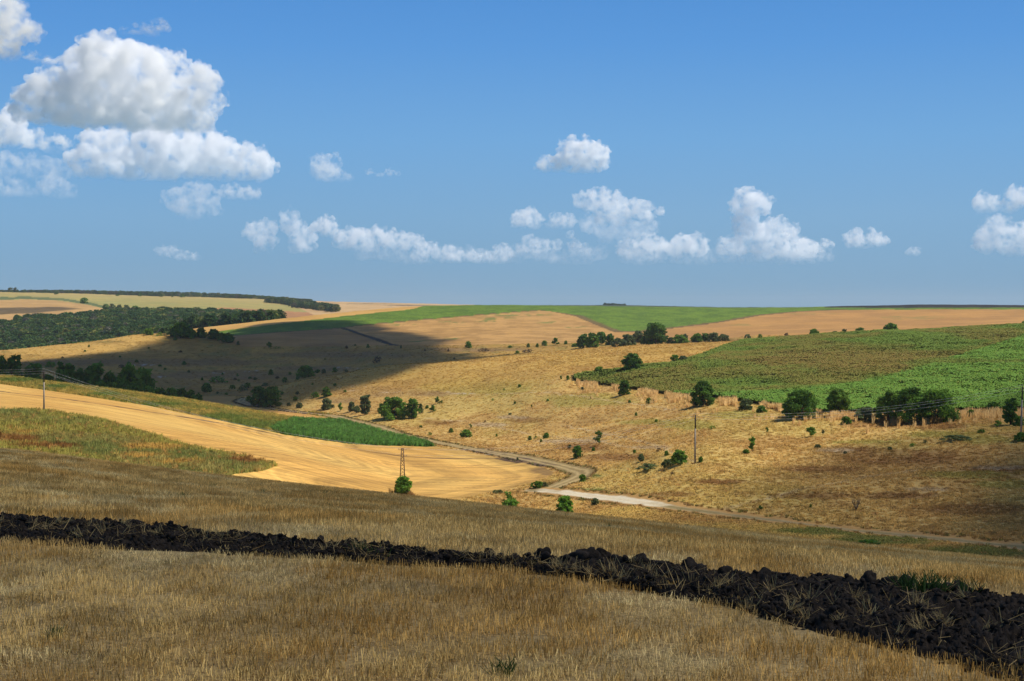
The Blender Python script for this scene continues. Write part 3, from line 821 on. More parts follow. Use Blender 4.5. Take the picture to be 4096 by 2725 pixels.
import bmesh
def clod_mesh(name, seed, squash=0.75, sub=2):
    bm = bmesh.new()
    bmesh.ops.create_icosphere(bm, subdivisions=sub, radius=1)
    r = np.random.default_rng(seed)
    off = r.random(3) * 50
    ax = 0.75 + 0.5 * r.random(3)
    cuts = [Vector(r.normal(size=3)).normalized() for _ in range(4)]
    from mathutils import noise as mn
    for v in bm.verts:
        p = v.co.copy()
        d = 1 + 0.40 * mn.noise(p * 1.3 + Vector(off)) + 0.24 * mn.noise(p * 2.9 + Vector(off)) + 0.15 * mn.noise(p * 6.5 + Vector(off)) + 0.07 * mn.noise(p * 14 + Vector(off))
        p = p * d
        for c in cuts:
            e = p.dot(c) - 0.72
            if e > 0: p -= c * e * 0.8
        v.co = Vector((p.x * ax[0], p.y * ax[1], p.z * ax[2] * squash))
    me = bpy.data.meshes.new(name)
    bm.to_mesh(me); bm.free()
    me.materials.append(M_SOIL)
    me.polygons.foreach_set('use_smooth', np.full(len(me.polygons), True))
    return me
CLODS = [clod_mesh('soil_clod', 100 + i, 0.75, 3) for i in range(6)]
CLODS_S = [clod_mesh('small_clod', 140 + i, 0.7, 1) for i in range(5)]
def strip_point(i, t):
    p = en[i] * (1 - t) + ef[i] * t
    return float(p[0]), float(p[1])
big = [(1656, 2206, .10), (1955, 2214, .12), (2173, 2224, .17), (2320, 2236, .20), (2362, 2236, .20), (2406, 2230, .16), (2470, 2252, .15), (2500, 2256, .11), (2556, 2262, .19), (2645, 2272, .17),
       (2760, 2280, .2), (2800, 2285, .16), (2900, 2296, .15), (3060, 2312, .16), (3130, 2318, .14), (3340, 2330, .15), (3475, 2336, .2), (3520, 2342, .13), (3560, 2350, .18), (3625, 2354, .2),
       (3720, 2362, .15), (3780, 2364, .16), (3840, 2366, .17), (550, 2094, .15), (520, 2092, .12), (350, 2092, .1), (80, 2074, .12), (890, 2144, .1), (1020, 2158, .12), (1090, 2166, .1), (1300, 2184, .08), (2060, 2242, .12)]
for k, (u, v, r) in enumerate(big):
    p = spot(u, v + 24, 2.5, 5.8)
    o = link('earth_clod', CLODS[k % 6])
    o.location = (p.x, p.y, p.z + r * 0.6 + 0.04)
    tall = 1.5 if u == 2406 else 1.0
    o.scale = (r * 1.0, r * 0.95, r * tall * 1.0)
    o.rotation_euler = (random.uniform(-.3, .3), random.uniform(-.3, .3), random.uniform(0, 6.28))
    tag(o, 'large black earth clod standing up on the far rim of the ploughed strip', 'clod', 'large clods along the rim of the ploughed strip')
for k in range(170):
    i = int(VIS[int(random.random() ** 0.8 * len(VIS))])
    t = random.random() ** 0.7 * 0.9 + 0.05
    x, y = strip_point(i, t)
    r = random.uniform(0.035, 0.095)
    o = link('earth_clod', CLODS[k % 6])
    o.location = (x, y, strip_height(x, y) + r * 0.25)
    o.scale = (r * random.uniform(.8, 1.4), r * random.uniform(.8, 1.3), r)
    o.rotation_euler = (random.uniform(-.5, .5), random.uniform(-.5, .5), random.uniform(0, 6.28))
    tag(o, 'fist to head sized black clod lying in the ploughed strip', 'clod', 'clods lying in the ploughed strip')
cs = proto_collection('crumb', CLODS_S)
n = 11000
ki = rng.integers(10, NA - 10, n); kt = rng.random(n) ** 0.9
pp = en[ki] * (1 - kt[:, None]) + ef[ki] * kt[:, None]
zz = np.interp(kt, np.linspace(0, 1, NB), np.zeros(NB))
zi = sz2.reshape(NA, NB)[ki, np.clip((kt * (NB - 1)).round().astype(int), 0, NB - 1)]
scatter('earth_crumbs', 'small black crumbs of earth strewn over the ploughed strip', 'soil', np.c_[pp, zi + 0.005], rng.random(n) * 6.28,
        0.016 + 0.05 * rng.random(n) ** 2.5, (0.02, 0.02, 0.02), cs, 5)

# straw turned up by the plough
M_STRAW_L = leaf_mat('loose_straw', P(232, 196, 128), 0.4, 0.2)
def tuft_mesh(name, n, seed, lean, lay):
    co, fa, sh = blades(n, 0.08, 0.21, 0.009, seed, lean, lay)
    return with_shade(name, co, fa, sh, M_STRAW_L)
TUFTS = [tuft_mesh('straw_tuft', 26, 200 + i, 0.35 + 0.12 * (i % 3), 0.25) for i in range(6)]
LOOSE = [tuft_mesh('loose_straw', 7, 230 + i, 1.0, 0.8) for i in range(5)]
for k in range(75):
    i = int(VIS[int(random.random() ** 0.65 * len(VIS))])
    t = min(0.95, max(0.08, random.gauss(0.5, 0.2)))
    x, y = strip_point(i, t)
    o = link('straw_tuft', TUFTS[k % 6])
    o.location = (x, y, strip_height(x, y) - 0.02)
    s = random.uniform(0.7, 1.35)
    o.scale = (s, s, s)
    o.rotation_euler = (random.uniform(-.6, .6), random.uniform(-.6, .6), random.uniform(0, 6.28))
    tag(o, 'pale tuft of cut straw sticking out of the black ploughed earth', 'straw tuft', 'straw tufts turned up by the plough')
n = 560
ki = rng.integers(10, NA - 10, n); kt = np.clip(rng.normal(0.45, 0.25, n), 0.02, 0.98)
pp = en[ki] * (1 - kt[:, None]) + ef[ki] * kt[:, None]
zi = sz2.reshape(NA, NB)[ki, np.clip((kt * (NB - 1)).round().astype(int), 0, NB - 1)]
scatter('loose_straw', 'single straws scattered over the black ploughed strip', 'straw', np.c_[pp, zi + 0.01], rng.random(n) * 6.28, 0.6 + 0.7 * rng.random(n), (0.4, 0.3, 0.15),
        proto_collection('straws', LOOSE), 5, tilt=rng.normal(0, 0.35, (n, 2)))

# standing stubble of the near field
M_STUB = leaf_mat('wheat_stubble', P(200, 160, 95), 0.55, 0.3, tone=True)
STUB = [with_shade('stubble', *blades(430, 1.12, 0.15, 0.009, 300 + i, 0.22, 0.27, rows=8), M_STUB, 0.8) for i in range(5)]
adir = math.atan2(pf[-20][1] - pf[20][1], pf[-20][0] - pf[20][0])
ca, sa = math.cos(adir), math.sin(adir)
ga, gb = np.meshgrid(np.arange(-95, 95, 0.92), np.arange(-5, 135, 0.92))
ga, gb = ga.ravel() + rng.normal(0, 0.12, ga.size), gb.ravel() + rng.normal(0, 0.12, gb.size)
gx, gy = ga * ca - gb * sa, ga * sa + gb * ca
dd, az = np.hypot(gx, gy), np.arctan2(gx, gy)
ok = (np.abs(az) < np.where(dd < 45, math.radians(34), math.radians(22.5))) & (dd > 8) & (dd < np.interp(CX + F * np.tan(az), [0, 4096], [122, 92])) & (gy > 0)
gx, gy, dd = gx[ok], gy[ok], dd[ok]
out = ~inside(gx, gy, STRIP_C) | (polydist(gx, gy, STRIP_C + STRIP_C[:1]) < 0.22)
gx, gy, dd = gx[out], gy[out], dd[out]
nn = fbm(gx / 2.2, gy / 2.2, 3, 81); nb = fbm(gx / 5, gy / 2.4, 3, 82)
tone = mixc(P(214, 183, 115), P(198, 156, 82), s01(nb, 0.42, 0.62)[:, None] * 0.7)
tone = mixc(tone, P(224, 206, 150), s01(nn, 0.5, 0.7)[:, None] * 0.7) * 1.85
gbb = -gx * sa + gy * ca
streak = fbm(gbb / 1.1, gbb * 0 + 0.5 + (gx * ca + gy * sa) / 60, 3, 84)
tone = tone * (0.72 + 0.56 * streak)[:, None]
hs = 0.5 + 0.5 * streak + 0.5 * nb - 0.3 * s01(nn, 0.52, 0.7)
scatter('wheat_stubble', 'cut wheat stubble standing in rows over the near field', 'stubble', np.c_[gx, gy, height(gx, gy)], adir + rng.choice([0, math.pi], len(gx)) + rng.normal(0, 0.05, len(gx)),
        np.c_[np.ones(len(gx)), np.ones(len(gx)), hs], tone, proto_collection('stubble_patch', STUB), 5)

# fresh green weeds in the stubble
M_WEED = leaf_mat('green_weed', P(74, 104, 48), 0.4, 0.3)
WEEDM = [with_shade('green_weed', *blades(16, 0.12, 0.3, 0.022, 330 + i, 0.6), M_WEED) for i in range(4)]
for (u, v, sz_, s0, s1, lab) in [(2010, 2700, 0.7, 2.2, 5, 'dark green leafy weed growing alone in the pale stubble'), (215, 2555, 0.6, 2.2, 5, 'low blue-green weed in the stubble below the ploughed strip'),
                            (1500, 2232, 0.9, 2.5, 5.8, 'green grass tuft on the edge of the ploughed strip'), (1440, 2225, 0.7, 2.5, 5.8, 'small grass tuft beside a larger one on the ploughed strip'),
                            (3620, 2392, 0.9, 2.5, 5.8, 'first of the grass tufts among clods on the rim of the ploughed strip'), (3690, 2395, 1.0, 2.5, 5.8, 'densest green grass tuft among clods on the rim of the ploughed strip'),
                            (3755, 2394, 1.0, 2.5, 5.8, 'tall green grass tuft among clods on the rim of the ploughed strip'), (3880, 2400, 0.9, 2.5, 5.8, 'long-bladed grass tuft at the end of the clods'),
                            (110, 2062, 0.55, 2.5, 5.9, 'thin dark weed standing behind the ploughed strip')]:
    p = spot(u, v, s0, s1)
    for j in range(1):
        o = link('grass_tuft', with_shade('grass_tuft', *blades(46, 0.22, 0.34, 0.02, int(u), 0.55), M_WEED))
        zt = strip_height(p.x, p.y) if inside(np.array([p.x]), np.array([p.y]), STRIP_C)[0] else p.z
        o.location = (p.x, p.y, zt - 0.01); o.scale = (sz_, sz_, sz_)
        tag(o, lab, 'grass tuft')
n = 420
a_ = rng.random(n) * 170 - 85; b_ = np.repeat(np.arange(34, 120, 6.5), 60)[:n] + rng.normal(0, 0.5, n)
wx, wy = a_ * ca - b_ * sa, a_ * sa + b_ * ca
k = (np.hypot(wx, wy) < 105) & (wy > 10) & ~inside(wx, wy, STRIP_C) & (polydist(wx, wy, STRIP_C) > 1) & (fbm(wx / 6, wy / 6, 2, 5) > 0.45)
wx, wy = wx[k], wy[k]
scatter('stubble_weeds', 'small green weeds sprouting along the drill lines', 'weeds', np.c_[wx, wy, height(wx, wy)], rng.random(len(wx)) * 6.28, 0.35 + 0.5 * rng.random(len(wx)), (0.1, 0.2, 0.05), proto_collection('weedling', WEEDM), 4)

# ------------------------------------------------------------------ grass, weeds, reeds and the sunflower crop farther off
M_TUFT = leaf_mat('dry_grass_blades', (0, 0, 0), 0.15, 0.45, tone=True)
GT = proto_collection('grass_clump', [with_shade('grass_clump', *blades(22, 0.55, 1.0, 0.11, 400 + i, 0.28), M_TUFT, 0.93) for i in range(4)])
def growth(name, label, cat, nms, n, hgt, wid, weight=None, vary=0.25, mask=True, hue=None, gain=1.0):
    mk = np.isin(cls, [ID[x] for x in nms]) & VIEW & mask
    p, c, u, v = sample(mk, n, weight)
    s = 0.6 + 0.8 * rng.random(n)
    c = c * (1 + vary * (rng.random((n, 1)) - 0.5) * 2)
    if hue is not None:
        f = rng.random((n, 1)) < hue[1]
        c = np.where(f, np.asarray(hue[0]) * (0.7 + 0.6 * rng.random((n, 1))), c)
    c = c * gain
    p[:, 2] -= 0.03
    return scatter(name, label, cat, p, rng.random(n) * 6.28, np.c_[wid * s, wid * s, hgt * s * (0.6 + 0.8 * rng.random(n))], c, GT, 4)
decay = 1 / np.maximum(FD, 150)
growth('dry_grass', 'knee-high dry grass covering the slope above the dirt road', 'grass', ['dry_grass_hillside'], 80000, 0.2, 0.75, decay ** 1.5, 0.08, mask=(FS < 15.3) & (FS > 7.9), hue=(P(184, 136, 78), 0.04), gain=1.45)
growth('valley_grass', 'short grazed grass on the slope beyond the valley', 'grass', ['valley_pasture'], 26000, 0.22, 1.0, decay, 0.15, hue=(P(130, 125, 66), 0.06), gain=1.25)
growth('field_weeds', 'tall rank weeds in a wedge beside the golden stubble', 'weeds', ['weedy_ground'], 42000, 0.8, 0.7, None, 0.25, hue=(P(196, 150, 84), 0.12), gain=1.5)
growth('verge_grass', 'yellow-green grass along the upper edge of the golden field', 'grass', ['grass_verge'], 32000, 0.6, 0.7, None, 0.25, hue=(P(112, 130, 58), 0.15), mask=FS < 13.0, gain=1.5)
growth('reeds', 'tall green reeds in a lens-shaped bed beside the farm track', 'reeds', ['reed_ground'], 16000, 1.05, 0.7, None, 0.25, hue=(P(100, 144, 62), 0.8), gain=1.55)
growth('road_grass', 'grass growing on the edges of the dirt road', 'grass', ['dirt_road', 'farm_track'], 2500, 0.3, 0.5, None, 0.3, hue=(P(140, 140, 70), 0.4), mask=(np.minimum(dA, dB) > 2.4))
# dry pale weeds along the lower edge of the sunflowers and round the lattice tower
lo = np.array([(2300, 1532), (2428, 1552), (2577, 1573), (2700, 1594), (2934, 1612), (3112, 1640), (3250, 1664), (3450, 1676), (3700, 1672), (3900, 1662), (4150, 1660)], float)
t = rng.random(3800)
uu = np.interp(t, np.linspace(0, 1, len(lo)), lo[:, 0]); vv = np.interp(uu, lo[:, 0], lo[:, 1]) + rng.normal(0, 1, 3800) ** 2 * 7 - 2
keep = fbm(uu / 55, vv / 30, 2, 77) > 0.40
pts = np.array([spot(a, b, 11.0, 13.5) for a, b in zip(uu[keep][:1500], vv[keep][:1500])])
n = len(pts)
s = 0.7 + 0.6 * rng.random(n)
scatter('tall_dry_weeds', 'pale dry weeds as tall as a person below the sunflowers', 'weeds', pts, rng.random(n) * 6.28, np.c_[s * .7, s * .7, 1.6 * s * (0.7 + 0.5 * rng.random(n))],
        mixc(P(226, 194, 134), P(212, 172, 110), rng.random((n, 1))) * 1.7, GT, 4)

# sunflowers: clumps of a few drooping plants
M_SUNF = leaf_mat('sunflower_leaf', (0, 0, 0), 0.22, 0.45, tone=True)
def sunflower_clump(seed):
    r = np.random.default_rng(seed)
    co, fa, sh = [], [], []
    for _ in range(5):
        bx, by, hh = *(r.random(2) * 1.5 - 0.75), 1.25 + 0.25 * r.random()
        for j in range(7):
            a, z = r.random() * 6.283, hh * (0.45 + 0.55 * j / 6)
            ln, wd = 0.30 + 0.12 * r.random(), 0.24
            d = np.array([math.cos(a), math.sin(a), 0]); sd = np.array([-d[1], d[0], 0]) * wd / 2
            b = np.array([bx, by, z]); e = b + d * ln + np.array([0, 0, -0.12 - 0.2 * r.random()])
            k = len(co)
            co += [b - sd * .5, b + sd * .5, e + sd, e - sd]; fa.append((k, k + 1, k + 2, k + 3))
            sh += [r.random() * 0.9] * 4
        k = len(co)                                     # nodding head
        a = 5.6 + r.normal() * 0.4
        d = np.array([math.cos(a), math.sin(a), -0.3]) * 0.13
        up = np.array([0, 0, 0.13]); sd = np.array([-math.sin(a), math.cos(a), 0]) * 0.13
        c = np.array([bx, by, hh]) + d
        co += [c - sd - up, c + sd - up, c + sd + up, c - sd + up]; fa.append((k, k + 1, k + 2, k + 3)); sh += [1.0] * 4
    return with_shade('sunflower_clump', np.array(co), np.array(fa), np.array(sh), M_SUNF, 0.7)
SFC = proto_collection('sunflower', [sunflower_clump(500 + i) for i in range(5)])
mk = (cls == ID['sunflower_ground']) & VIEW
n = 94000
p, c, u, v = sample(mk, n, decay ** 0.4)
bright = np.maximum(inside(u + rng.normal(0, 5, n), v + rng.normal(0, 2, n), [(2700, 1575), (2874, 1583), (3230, 1567), (3438, 1539), (3587, 1504), (3735, 1465), (4096, 1462), (4300, 1462), (4300, 1700), (2700, 1700)]),
                    inside(u + rng.normal(0, 5, n), v + rng.normal(0, 2, n), [(3795, 1443), (4096, 1349), (4300, 1290), (4300, 1452), (4000, 1452)])).astype(float)
big_n = fbm(p[:, 0] / 25, p[:, 1] / 40, 3, 91)
dry = (1 - bright) * np.clip(0.62 * s01(big_n, 0.35, 0.6) + np.exp(-(((u - 3350) / 420) ** 2 + ((v - 1455) / 32) ** 2)) * 0.7, 0, 0.95)
rim = ((v - np.interp(u, [p_[0] for p_ in SUNF[:12]], [p_[1] for p_ in SUNF[:12]])) < 22) & (u < 3100)
dry = np.where(rim, dry * 0.3, dry)
gcol = mixc(P(108, 132, 50), P(112, 150, 58), bright[:, None])
gcol = mixc(gcol, P(138, 148, 58), (rng.random((n, 1)) < 0.15) * 0.6)
drycol = mixc(P(146, 116, 60), P(134, 126, 56), rng.random((n, 1)))
tone = mixc(gcol, drycol, np.clip(dry * (0.65 + 0.6 * rng.random(n)), 0, 1)[:, None]) * (0.92 + 0.16 * rng.random((n, 1))) * 1.5
scatter('sunflower_crop', 'dense crop of nodding green sunflowers on the rise beyond the slope', 'sunflowers', p, rng.normal(0, 0.25, n), np.c_[0.9 + 0.35 * rng.random(n), 0.9 + 0.35 * rng.random(n), 0.66 + 0.2 * rng.random(n)], tone, SFC, 5)
# ------------------------------------------------------------------ trees and shrubs
def tubes(segs, sides=6):
    """tapered round bars: (p0, p1, r0, r1)"""
    co, fa = [], []
    for p0, p1, r0, r1 in segs:
        p0, p1 = Vector(p0), Vector(p1)
        q = (p1 - p0).normalized()
        a = q.orthogonal().normalized(); b = q.cross(a)
        k = len(co)
        for p, r in ((p0, r0), (p1, r1)):
            for i in range(sides):
                t = 2 * math.pi * i / sides
                co.append(p + a * (math.cos(t) * r) + b * (math.sin(t) * r))
        for i in range(sides):
            j = (i + 1) % sides
            fa.append((k + i, k + j, k + sides + j, k + sides + i))
        co.append(p0); co.append(p1)
        for i in range(sides):
            j = (i + 1) % sides
            fa.append((k + j, k + i, k + 2 * sides, k + 2 * sides))
            fa.append((k + sides + i, k + sides + j, k + 2 * sides + 1, k + 2 * sides + 1))
    return co, fa
def tube_mesh(name, segs, mat, sides=6):
    co, fa = tubes(segs, sides)
    me = bpy.data.meshes.new(name)
    me.from_pydata([tuple(c) for c in co], [], [tuple(dict.fromkeys(f)) for f in fa])
    me.materials.append(mat)
    me.polygons.foreach_set('use_smooth', np.full(len(me.polygons), True))
    return me

def crown(h, w, kind, seed, leaf, nleaf):
    """leaf faces spread over many lobes; returns leaf mesh data and the limbs that carry the lobes"""
    r = np.random.default_rng(seed)
    lobes, limbs = [], []
    R = w / 2
    if kind == 'sapling':
        nb = r.integers(6, 10)
        for i in range(nb):
            z0 = h * (0.2 + 0.6 * i / nb)
            a = r.random() * 6.283
            L = R * (0.55 + 0.55 * r.random()) * (1 - 0.4 * i / nb)
            tip = np.array([math.cos(a) * L, math.sin(a) * L, z0 + h * (0.08 + 0.16 * r.random())])
            limbs.append(((0, 0, z0), tip, 0.014 * h, 0.006 * h))
            for f in (0.55, 1.0):
                c = np.array([0, 0, z0]) * (1 - f) + tip * f
                lobes.append((c, h * 0.07 + 0.1 * R, h * 0.05))
        lobes.append((np.array([0, 0, h * 0.93]), 0.22 * R, h * 0.07))
        limbs.append(((0, 0, 0), (0, 0, h * 0.93), 0.022 * h, 0.006 * h))
    else:
        base = {'tree': 0.2, 'bush': 0.1, 'low': 0.05, 'tall': 0.12}[kind]
        n = {'tree': 46, 'bush': 40, 'low': 26, 'tall': 40}[kind]
        nst = 1 if kind in ('tree', 'tall') else 4
        stems = [np.array([r.normal() * R * 0.12 * (nst > 1), r.normal() * R * 0.12 * (nst > 1), 0]) for _ in range(nst)]
        for i in range(n):
            t = (i + 0.5) / n
            z = base + (0.93 - base) * t
            prof = {'tree': math.sin(math.pi * min(1, 0.18 + 0.80 * t)) ** 0.55, 'bush': (1 - t ** 2.2) ** 0.5, 'low': (1 - t ** 2) ** 0.5,
                    'tall': 0.55 + 0.45 * math.sin(math.pi * (0.15 + 0.75 * t) * 1.0 + r.normal() * 0.4)}[kind]
            a = i * 2.39996 + r.normal() * 0.5
            q = R * max(prof, 0.2) * (0.25 + 0.72 * r.random() ** 0.7)
            rl = R * (0.15 + 0.2 * r.random()) * (1.0 if kind != 'tall' else 1.1)
            rl = min(rl, max(h * 0.2, 0.2))
            c = np.array([math.cos(a) * q, math.sin(a) * q, h * z])
            c[2] = min(c[2], h - rl * 0.6)
            c[2] = max(c[2], rl * 0.6)
            lobes.append((c, rl, rl * 0.75))
            s = stems[i % nst]
            mid = s + np.array([0, 0, c[2] * 0.45])
            if i % 2 == 0: limbs.append((mid, c, 0.012 * h, 0.004 * h))
        for i in range(n // 2):                         # sprays that break the outline
            t = r.random() ** 0.8
            prof = max(0.25, (1 - t ** 2.4) ** 0.5) if kind != 'tall' else 0.8
            a = r.random() * 6.283
            q = R * prof * (0.88 + 0.22 * r.random())
            rl = R * (0.07 + 0.08 * r.random())
            zc = min(h * (base + (1.02 - base) * t), h * 1.0 - rl * 0.2)
            lobes.append((np.array([math.cos(a) * q, math.sin(a) * q, max(zc, rl)]), rl * 1.5, rl * 0.7))
        for s in stems:
            limbs.append((s, s * 0.8 + np.array([0, 0, h * (0.75 if nst == 1 else 0.5)]), 0.03 * h / nst ** 0.4, 0.008 * h))
    wt = np.array([l[1] ** 2 for l in lobes]); wt /= wt.sum()
    li = r.choice(len(lobes), nleaf, p=wt)
    d = r.normal(size=(nleaf, 3)); d[:, 2] += 0.35
    d /= np.linalg.norm(d, axis=1, keepdims=True)
    rad = (0.4 + 0.85 * r.random((nleaf, 1)) ** 0.8)
    C = np.array([l[0] for l in lobes])[li]; RR = np.array([[l[1], l[1], l[2]] for l in lobes])[li]
    p = C + d * RR * rad
    p[:, 2] = np.maximum(p[:, 2], 0.02 * h)
    nrm = d + r.normal(size=(nleaf, 3)) * 0.7
    nrm /= np.linalg.norm(nrm, axis=1, keepdims=True)
    t = np.cross(nrm, r.normal(size=(nleaf, 3))); t /= np.linalg.norm(t, axis=1, keepdims=True)
    b = np.cross(nrm, t)
    sz = leaf * (0.6 + 0.8 * r.random((nleaf, 1)))
    co = np.stack([p - t * sz, p - b * sz * 0.55, p + t * sz, p + b * sz * 0.55], 1).reshape(-1, 3)
    fa = np.arange(nleaf * 4).reshape(-1, 4)
    lob = r.random(len(lobes))
    sh = np.repeat(np.clip(0.55 * lob[li] + 0.45 * r.random(nleaf), 0, 1), 4)
    return co, fa, sh, limbs

M_BARK = plain_mat('bark', (0.07, 0.055, 0.042), 0.7, 1.3, 6, 0.9)
LEAF = {'dark': leaf_mat('dark_leaves', P(116, 156, 54), 0.5, 0.42), 'mid': leaf_mat('green_leaves', P(134, 172, 64), 0.5, 0.42), 'fresh_or_lit': leaf_mat('fresh_leaves', P(134, 182, 64), 0.5, 0.45),
        'yellow': leaf_mat('yellowing_leaves', P(126, 162, 62), 0.55, 0.4), 'grey': leaf_mat('grey_green_leaves', P(126, 140, 86), 0.45, 0.35), 'dull': leaf_mat('dull_brown_shrub', P(134, 114, 84), 0.4, 0.3),
        'deep': leaf_mat('deep_green_leaves', P(106, 146, 54), 0.55, 0.4)}
POOL = {}
def plant(u, v, hpx, wpx, kind, leaf, s0, s1, label, cat='shrub', group=None, name=None, d=None, unique=None):
    """a plant whose foot stands on the ground seen at (u, v); or, where the foot is out of sight, at distance d with its top at row v - hpx"""
    if d is None:
        p = spot(u, v, s0, s1)
        dist = math.hypot(p.x, p.y)
        h, w = hpx / F * dist, wpx / F * dist
    else:
        az, te = ray(u, v - hpx)
        x, y = d * math.sin(az), d * math.cos(az)
        p = Vector((x, y, float(height(x, y)[0])))
        h, w, dist = float(te) * d - p.z, wpx / F * d, d
    root = bpy.data.objects.new(name or {'tree': 'tree', 'tall': 'tree', 'sapling': 'sapling', 'bush': 'bush', 'low': 'shrub'}[kind], None)
    COL.objects.link(root)
    root.location = (p.x, p.y, p.z - 0.04 * h)
    root.empty_display_size = 0.5
    key = (kind, leaf, int(u) if (hpx > 33 or unique) else int(u * 7) % 3, hpx > 33)
    if key not in POOL:
        rel = w / h if (hpx > 33 or unique) else {'tree': 0.9, 'bush': 1.1, 'low': 2.2, 'sapling': 0.7, 'tall': 0.5}[kind]
        hh = 1.0
        px = hpx / 4
        nl = int(np.clip(px * px * rel * 9, 260, 5200)) if kind != 'sapling' else 420
        lf = float(np.clip(1.15 / px, 0.03, 0.13))
        co, fa, sh, limbs = crown(hh, rel, kind, int(u * 13 + v), lf, nl)
        POOL[key] = (with_shade('crown', co, fa, sh, LEAF[leaf]), tube_mesh('trunk', limbs, M_BARK, 5), rel)
    cm, tm, rel = POOL[key]
    c = link('crown', cm, root); t = link('trunk', tm, root)
    sx_ = w / rel
    root.scale = (sx_, sx_, h)
    root.rotation_euler = (0, 0, 0 if (hpx > 33 or unique) else random.uniform(0, 6.28))
    tag(root, label, cat, group)
    return root

# along the lower edge of the near sunflower field
L = 11.0, 13.6
plant(2809, 1624, 99, 86, 'bush', 'deep', *L, 'dense dark green tree standing alone at the lower edge of the sunflowers', 'tree', name='tree')
plant(2984, 1642, 46, 50, 'bush', 'grey', *L, 'grey-green round bush below the sunflowers, beside a smaller green one', 'bush')
plant(3046, 1650, 28, 38, 'bush', 'deep', *L, 'small leaning green bush between the grey-green bush and the broad dark tree', 'bush')
plant(3204, 1674, 116, 132, 'bush', 'deep', *L, 'broad dark bushy tree with layered branches below the sunflowers', 'tree', name='tree')
plant(3150, 1668, 70, 45, 'bush', 'dark', *L, 'lighter narrow bush leaning out beside the broad dark tree', 'bush')
plant(3352, 1664, 107, 90, 'tree', 'yellow', *L, 'upright olive-green tree with yellowing leaves next to the broad dark tree', 'tree')
plant(3462, 1680, 50, 74, 'bush', 'grey', *L, 'low grey-green thicket between the olive tree and the large thicket', 'bush')
plant(3385, 1697, 30, 38, 'bush', 'dark', *L, 'small dark bush in dry weeds in front of the olive tree', 'bush')
plant(3560, 1684, 118, 105, 'bush', 'yellow', *L, 'yellow-speckled bush at one end of the large roadside thicket', 'bush')
plant(3650, 1688, 134, 150, 'bush', 'deep', *L, 'tall dark middle bush of the large thicket under the wires', 'bush')
plant(3752, 1688, 130, 145, 'bush', 'dark', *L, 'wide dark bush with drooping twigs closing the large thicket', 'bush')
plant(3973, 1644, 34, 46, 'bush', 'deep', *L, 'round dark bush alone at the sunflower edge beyond the large thicket', 'bush')
plant(4041, 1700, 110, 54, 'tall', 'deep', *L, 'slender dark tree close to the power pole by the sunflowers', 'tree')
plant(4075, 1706, 40, 40, 'bush', 'dark', *L, 'small bush at the foot of the slender tree by the power pole', 'bush')
plant(3884, 1667, 28, 28, 'bush', 'dark', *L, 'small dark bush in pale weeds between the large thicket and the round bush', 'bush')
plant(3990, 1710, 26, 26, 'sapling', 'mid', *L, 'wispy green shrub in front of the slender dark tree', 'shrub')
# slope between sunflowers and dirt road
H = 8.5, 13.6
plant(3011, 1808, 63, 36, 'sapling', 'mid', *H, 'thin young tree with tufted branches on the dry slope', 'tree')
plant(2984, 1814, 17, 24, 'bush', 'dark', *H, 'small bush at the foot of the thin young tree', 'bush')
plant(3243, 1748, 40, 44, 'sapling', 'mid', *H, 'feathery sapling on the grassy rib below the dry weeds', 'tree')
plant(2717, 1858, 58, 60, 'bush', 'mid', *H, 'loose green bush beside the lone concrete pole', 'bush')
plant(2672, 1868, 30, 55, 'low', 'grey', *H, 'low spreading bush next to the loose green bush by the pole')
plant(2595, 1880, 24, 90, 'low', 'grey', *H, 'long low shrub trailing away from the bushes by the pole')
plant(2396, 1781, 60, 40, 'sapling', 'dark', *H, 'spindly dark sapling with a bent top on the slope', 'tree')
plant(2310, 1832, 49, 40, 'bush', 'deep', *H, 'compact round dark bush just above the bend of the track', 'bush')
plant(2331, 1929, 31, 28, 'bush', 'mid', 8.3, 10.6, 'small green bush inside the bend where the two tracks part', 'bush')
plant(2150, 1953, 27, 62, 'low', 'dark', 8.3, 10.3, 'low dark green shrub at the corner of the golden field')
plant(2178, 1949, 20, 26, 'low', 'grey', 8.3, 10.3, 'small shrub beside the low dark one at the field corner')
plant(2381, 2023, 30, 32, 'bush', 'grey', 8.0, 9.4, 'greyish bush on the near bank of the white dirt road', 'bush')
plant(1992, 1974, 14, 45, 'low', 'grey', 8.0, 9.6, 'scrubby patch along the soil edge of the golden field')
plant(2043, 2040, 42, 68, 'bush', 'fresh_or_lit', 7.9, 8.6, 'bright green bush half hidden behind the shaded field edge', 'bush', d=284)
plant(2040, 2040, 78, 48, 'sapling', 'yellow', 7.9, 8.6, 'yellow-green sapling rising from the bright green bush', 'tree', d=286)
plant(2259, 2050, 70, 66, 'bush', 'fresh_or_lit', 7.9, 8.9, 'leafy green bush standing between the shaded field and the white road', 'bush', d=262)
dp = spot(3424, 2041, 8.2, 9.95)
dead = bpy.data.objects.new('dead_bush', None); COL.objects.link(dead); dead.location = dp
tag(dead, 'bare grey-brown bush with fanned dead twigs above the road', 'bush')
M_DEAD = plain_mat('dead_twigs', (0.16, 0.12, 0.085), 0.7, 1.3, 6, 0.9)
for i in range(11):
    a, ln = i * 2.4, random.uniform(1.3, 1.9)
    tip = Vector((math.cos(a) * ln * 0.45, math.sin(a) * ln * 0.45, ln))
    seg = [((0, 0, -0.05), tip * 0.55, 0.045, 0.035), (tip * 0.55, tip, 0.035, 0.02)]
    for j in range(5):
        b = tip * random.uniform(0.4, 0.9)
        seg.append((b, b + Vector((random.gauss(0, .25), random.gauss(0, .25), random.uniform(.2, .5))), 0.024, 0.014))
    link('branch', tube_mesh('branch', seg, M_DEAD, 4), dead)
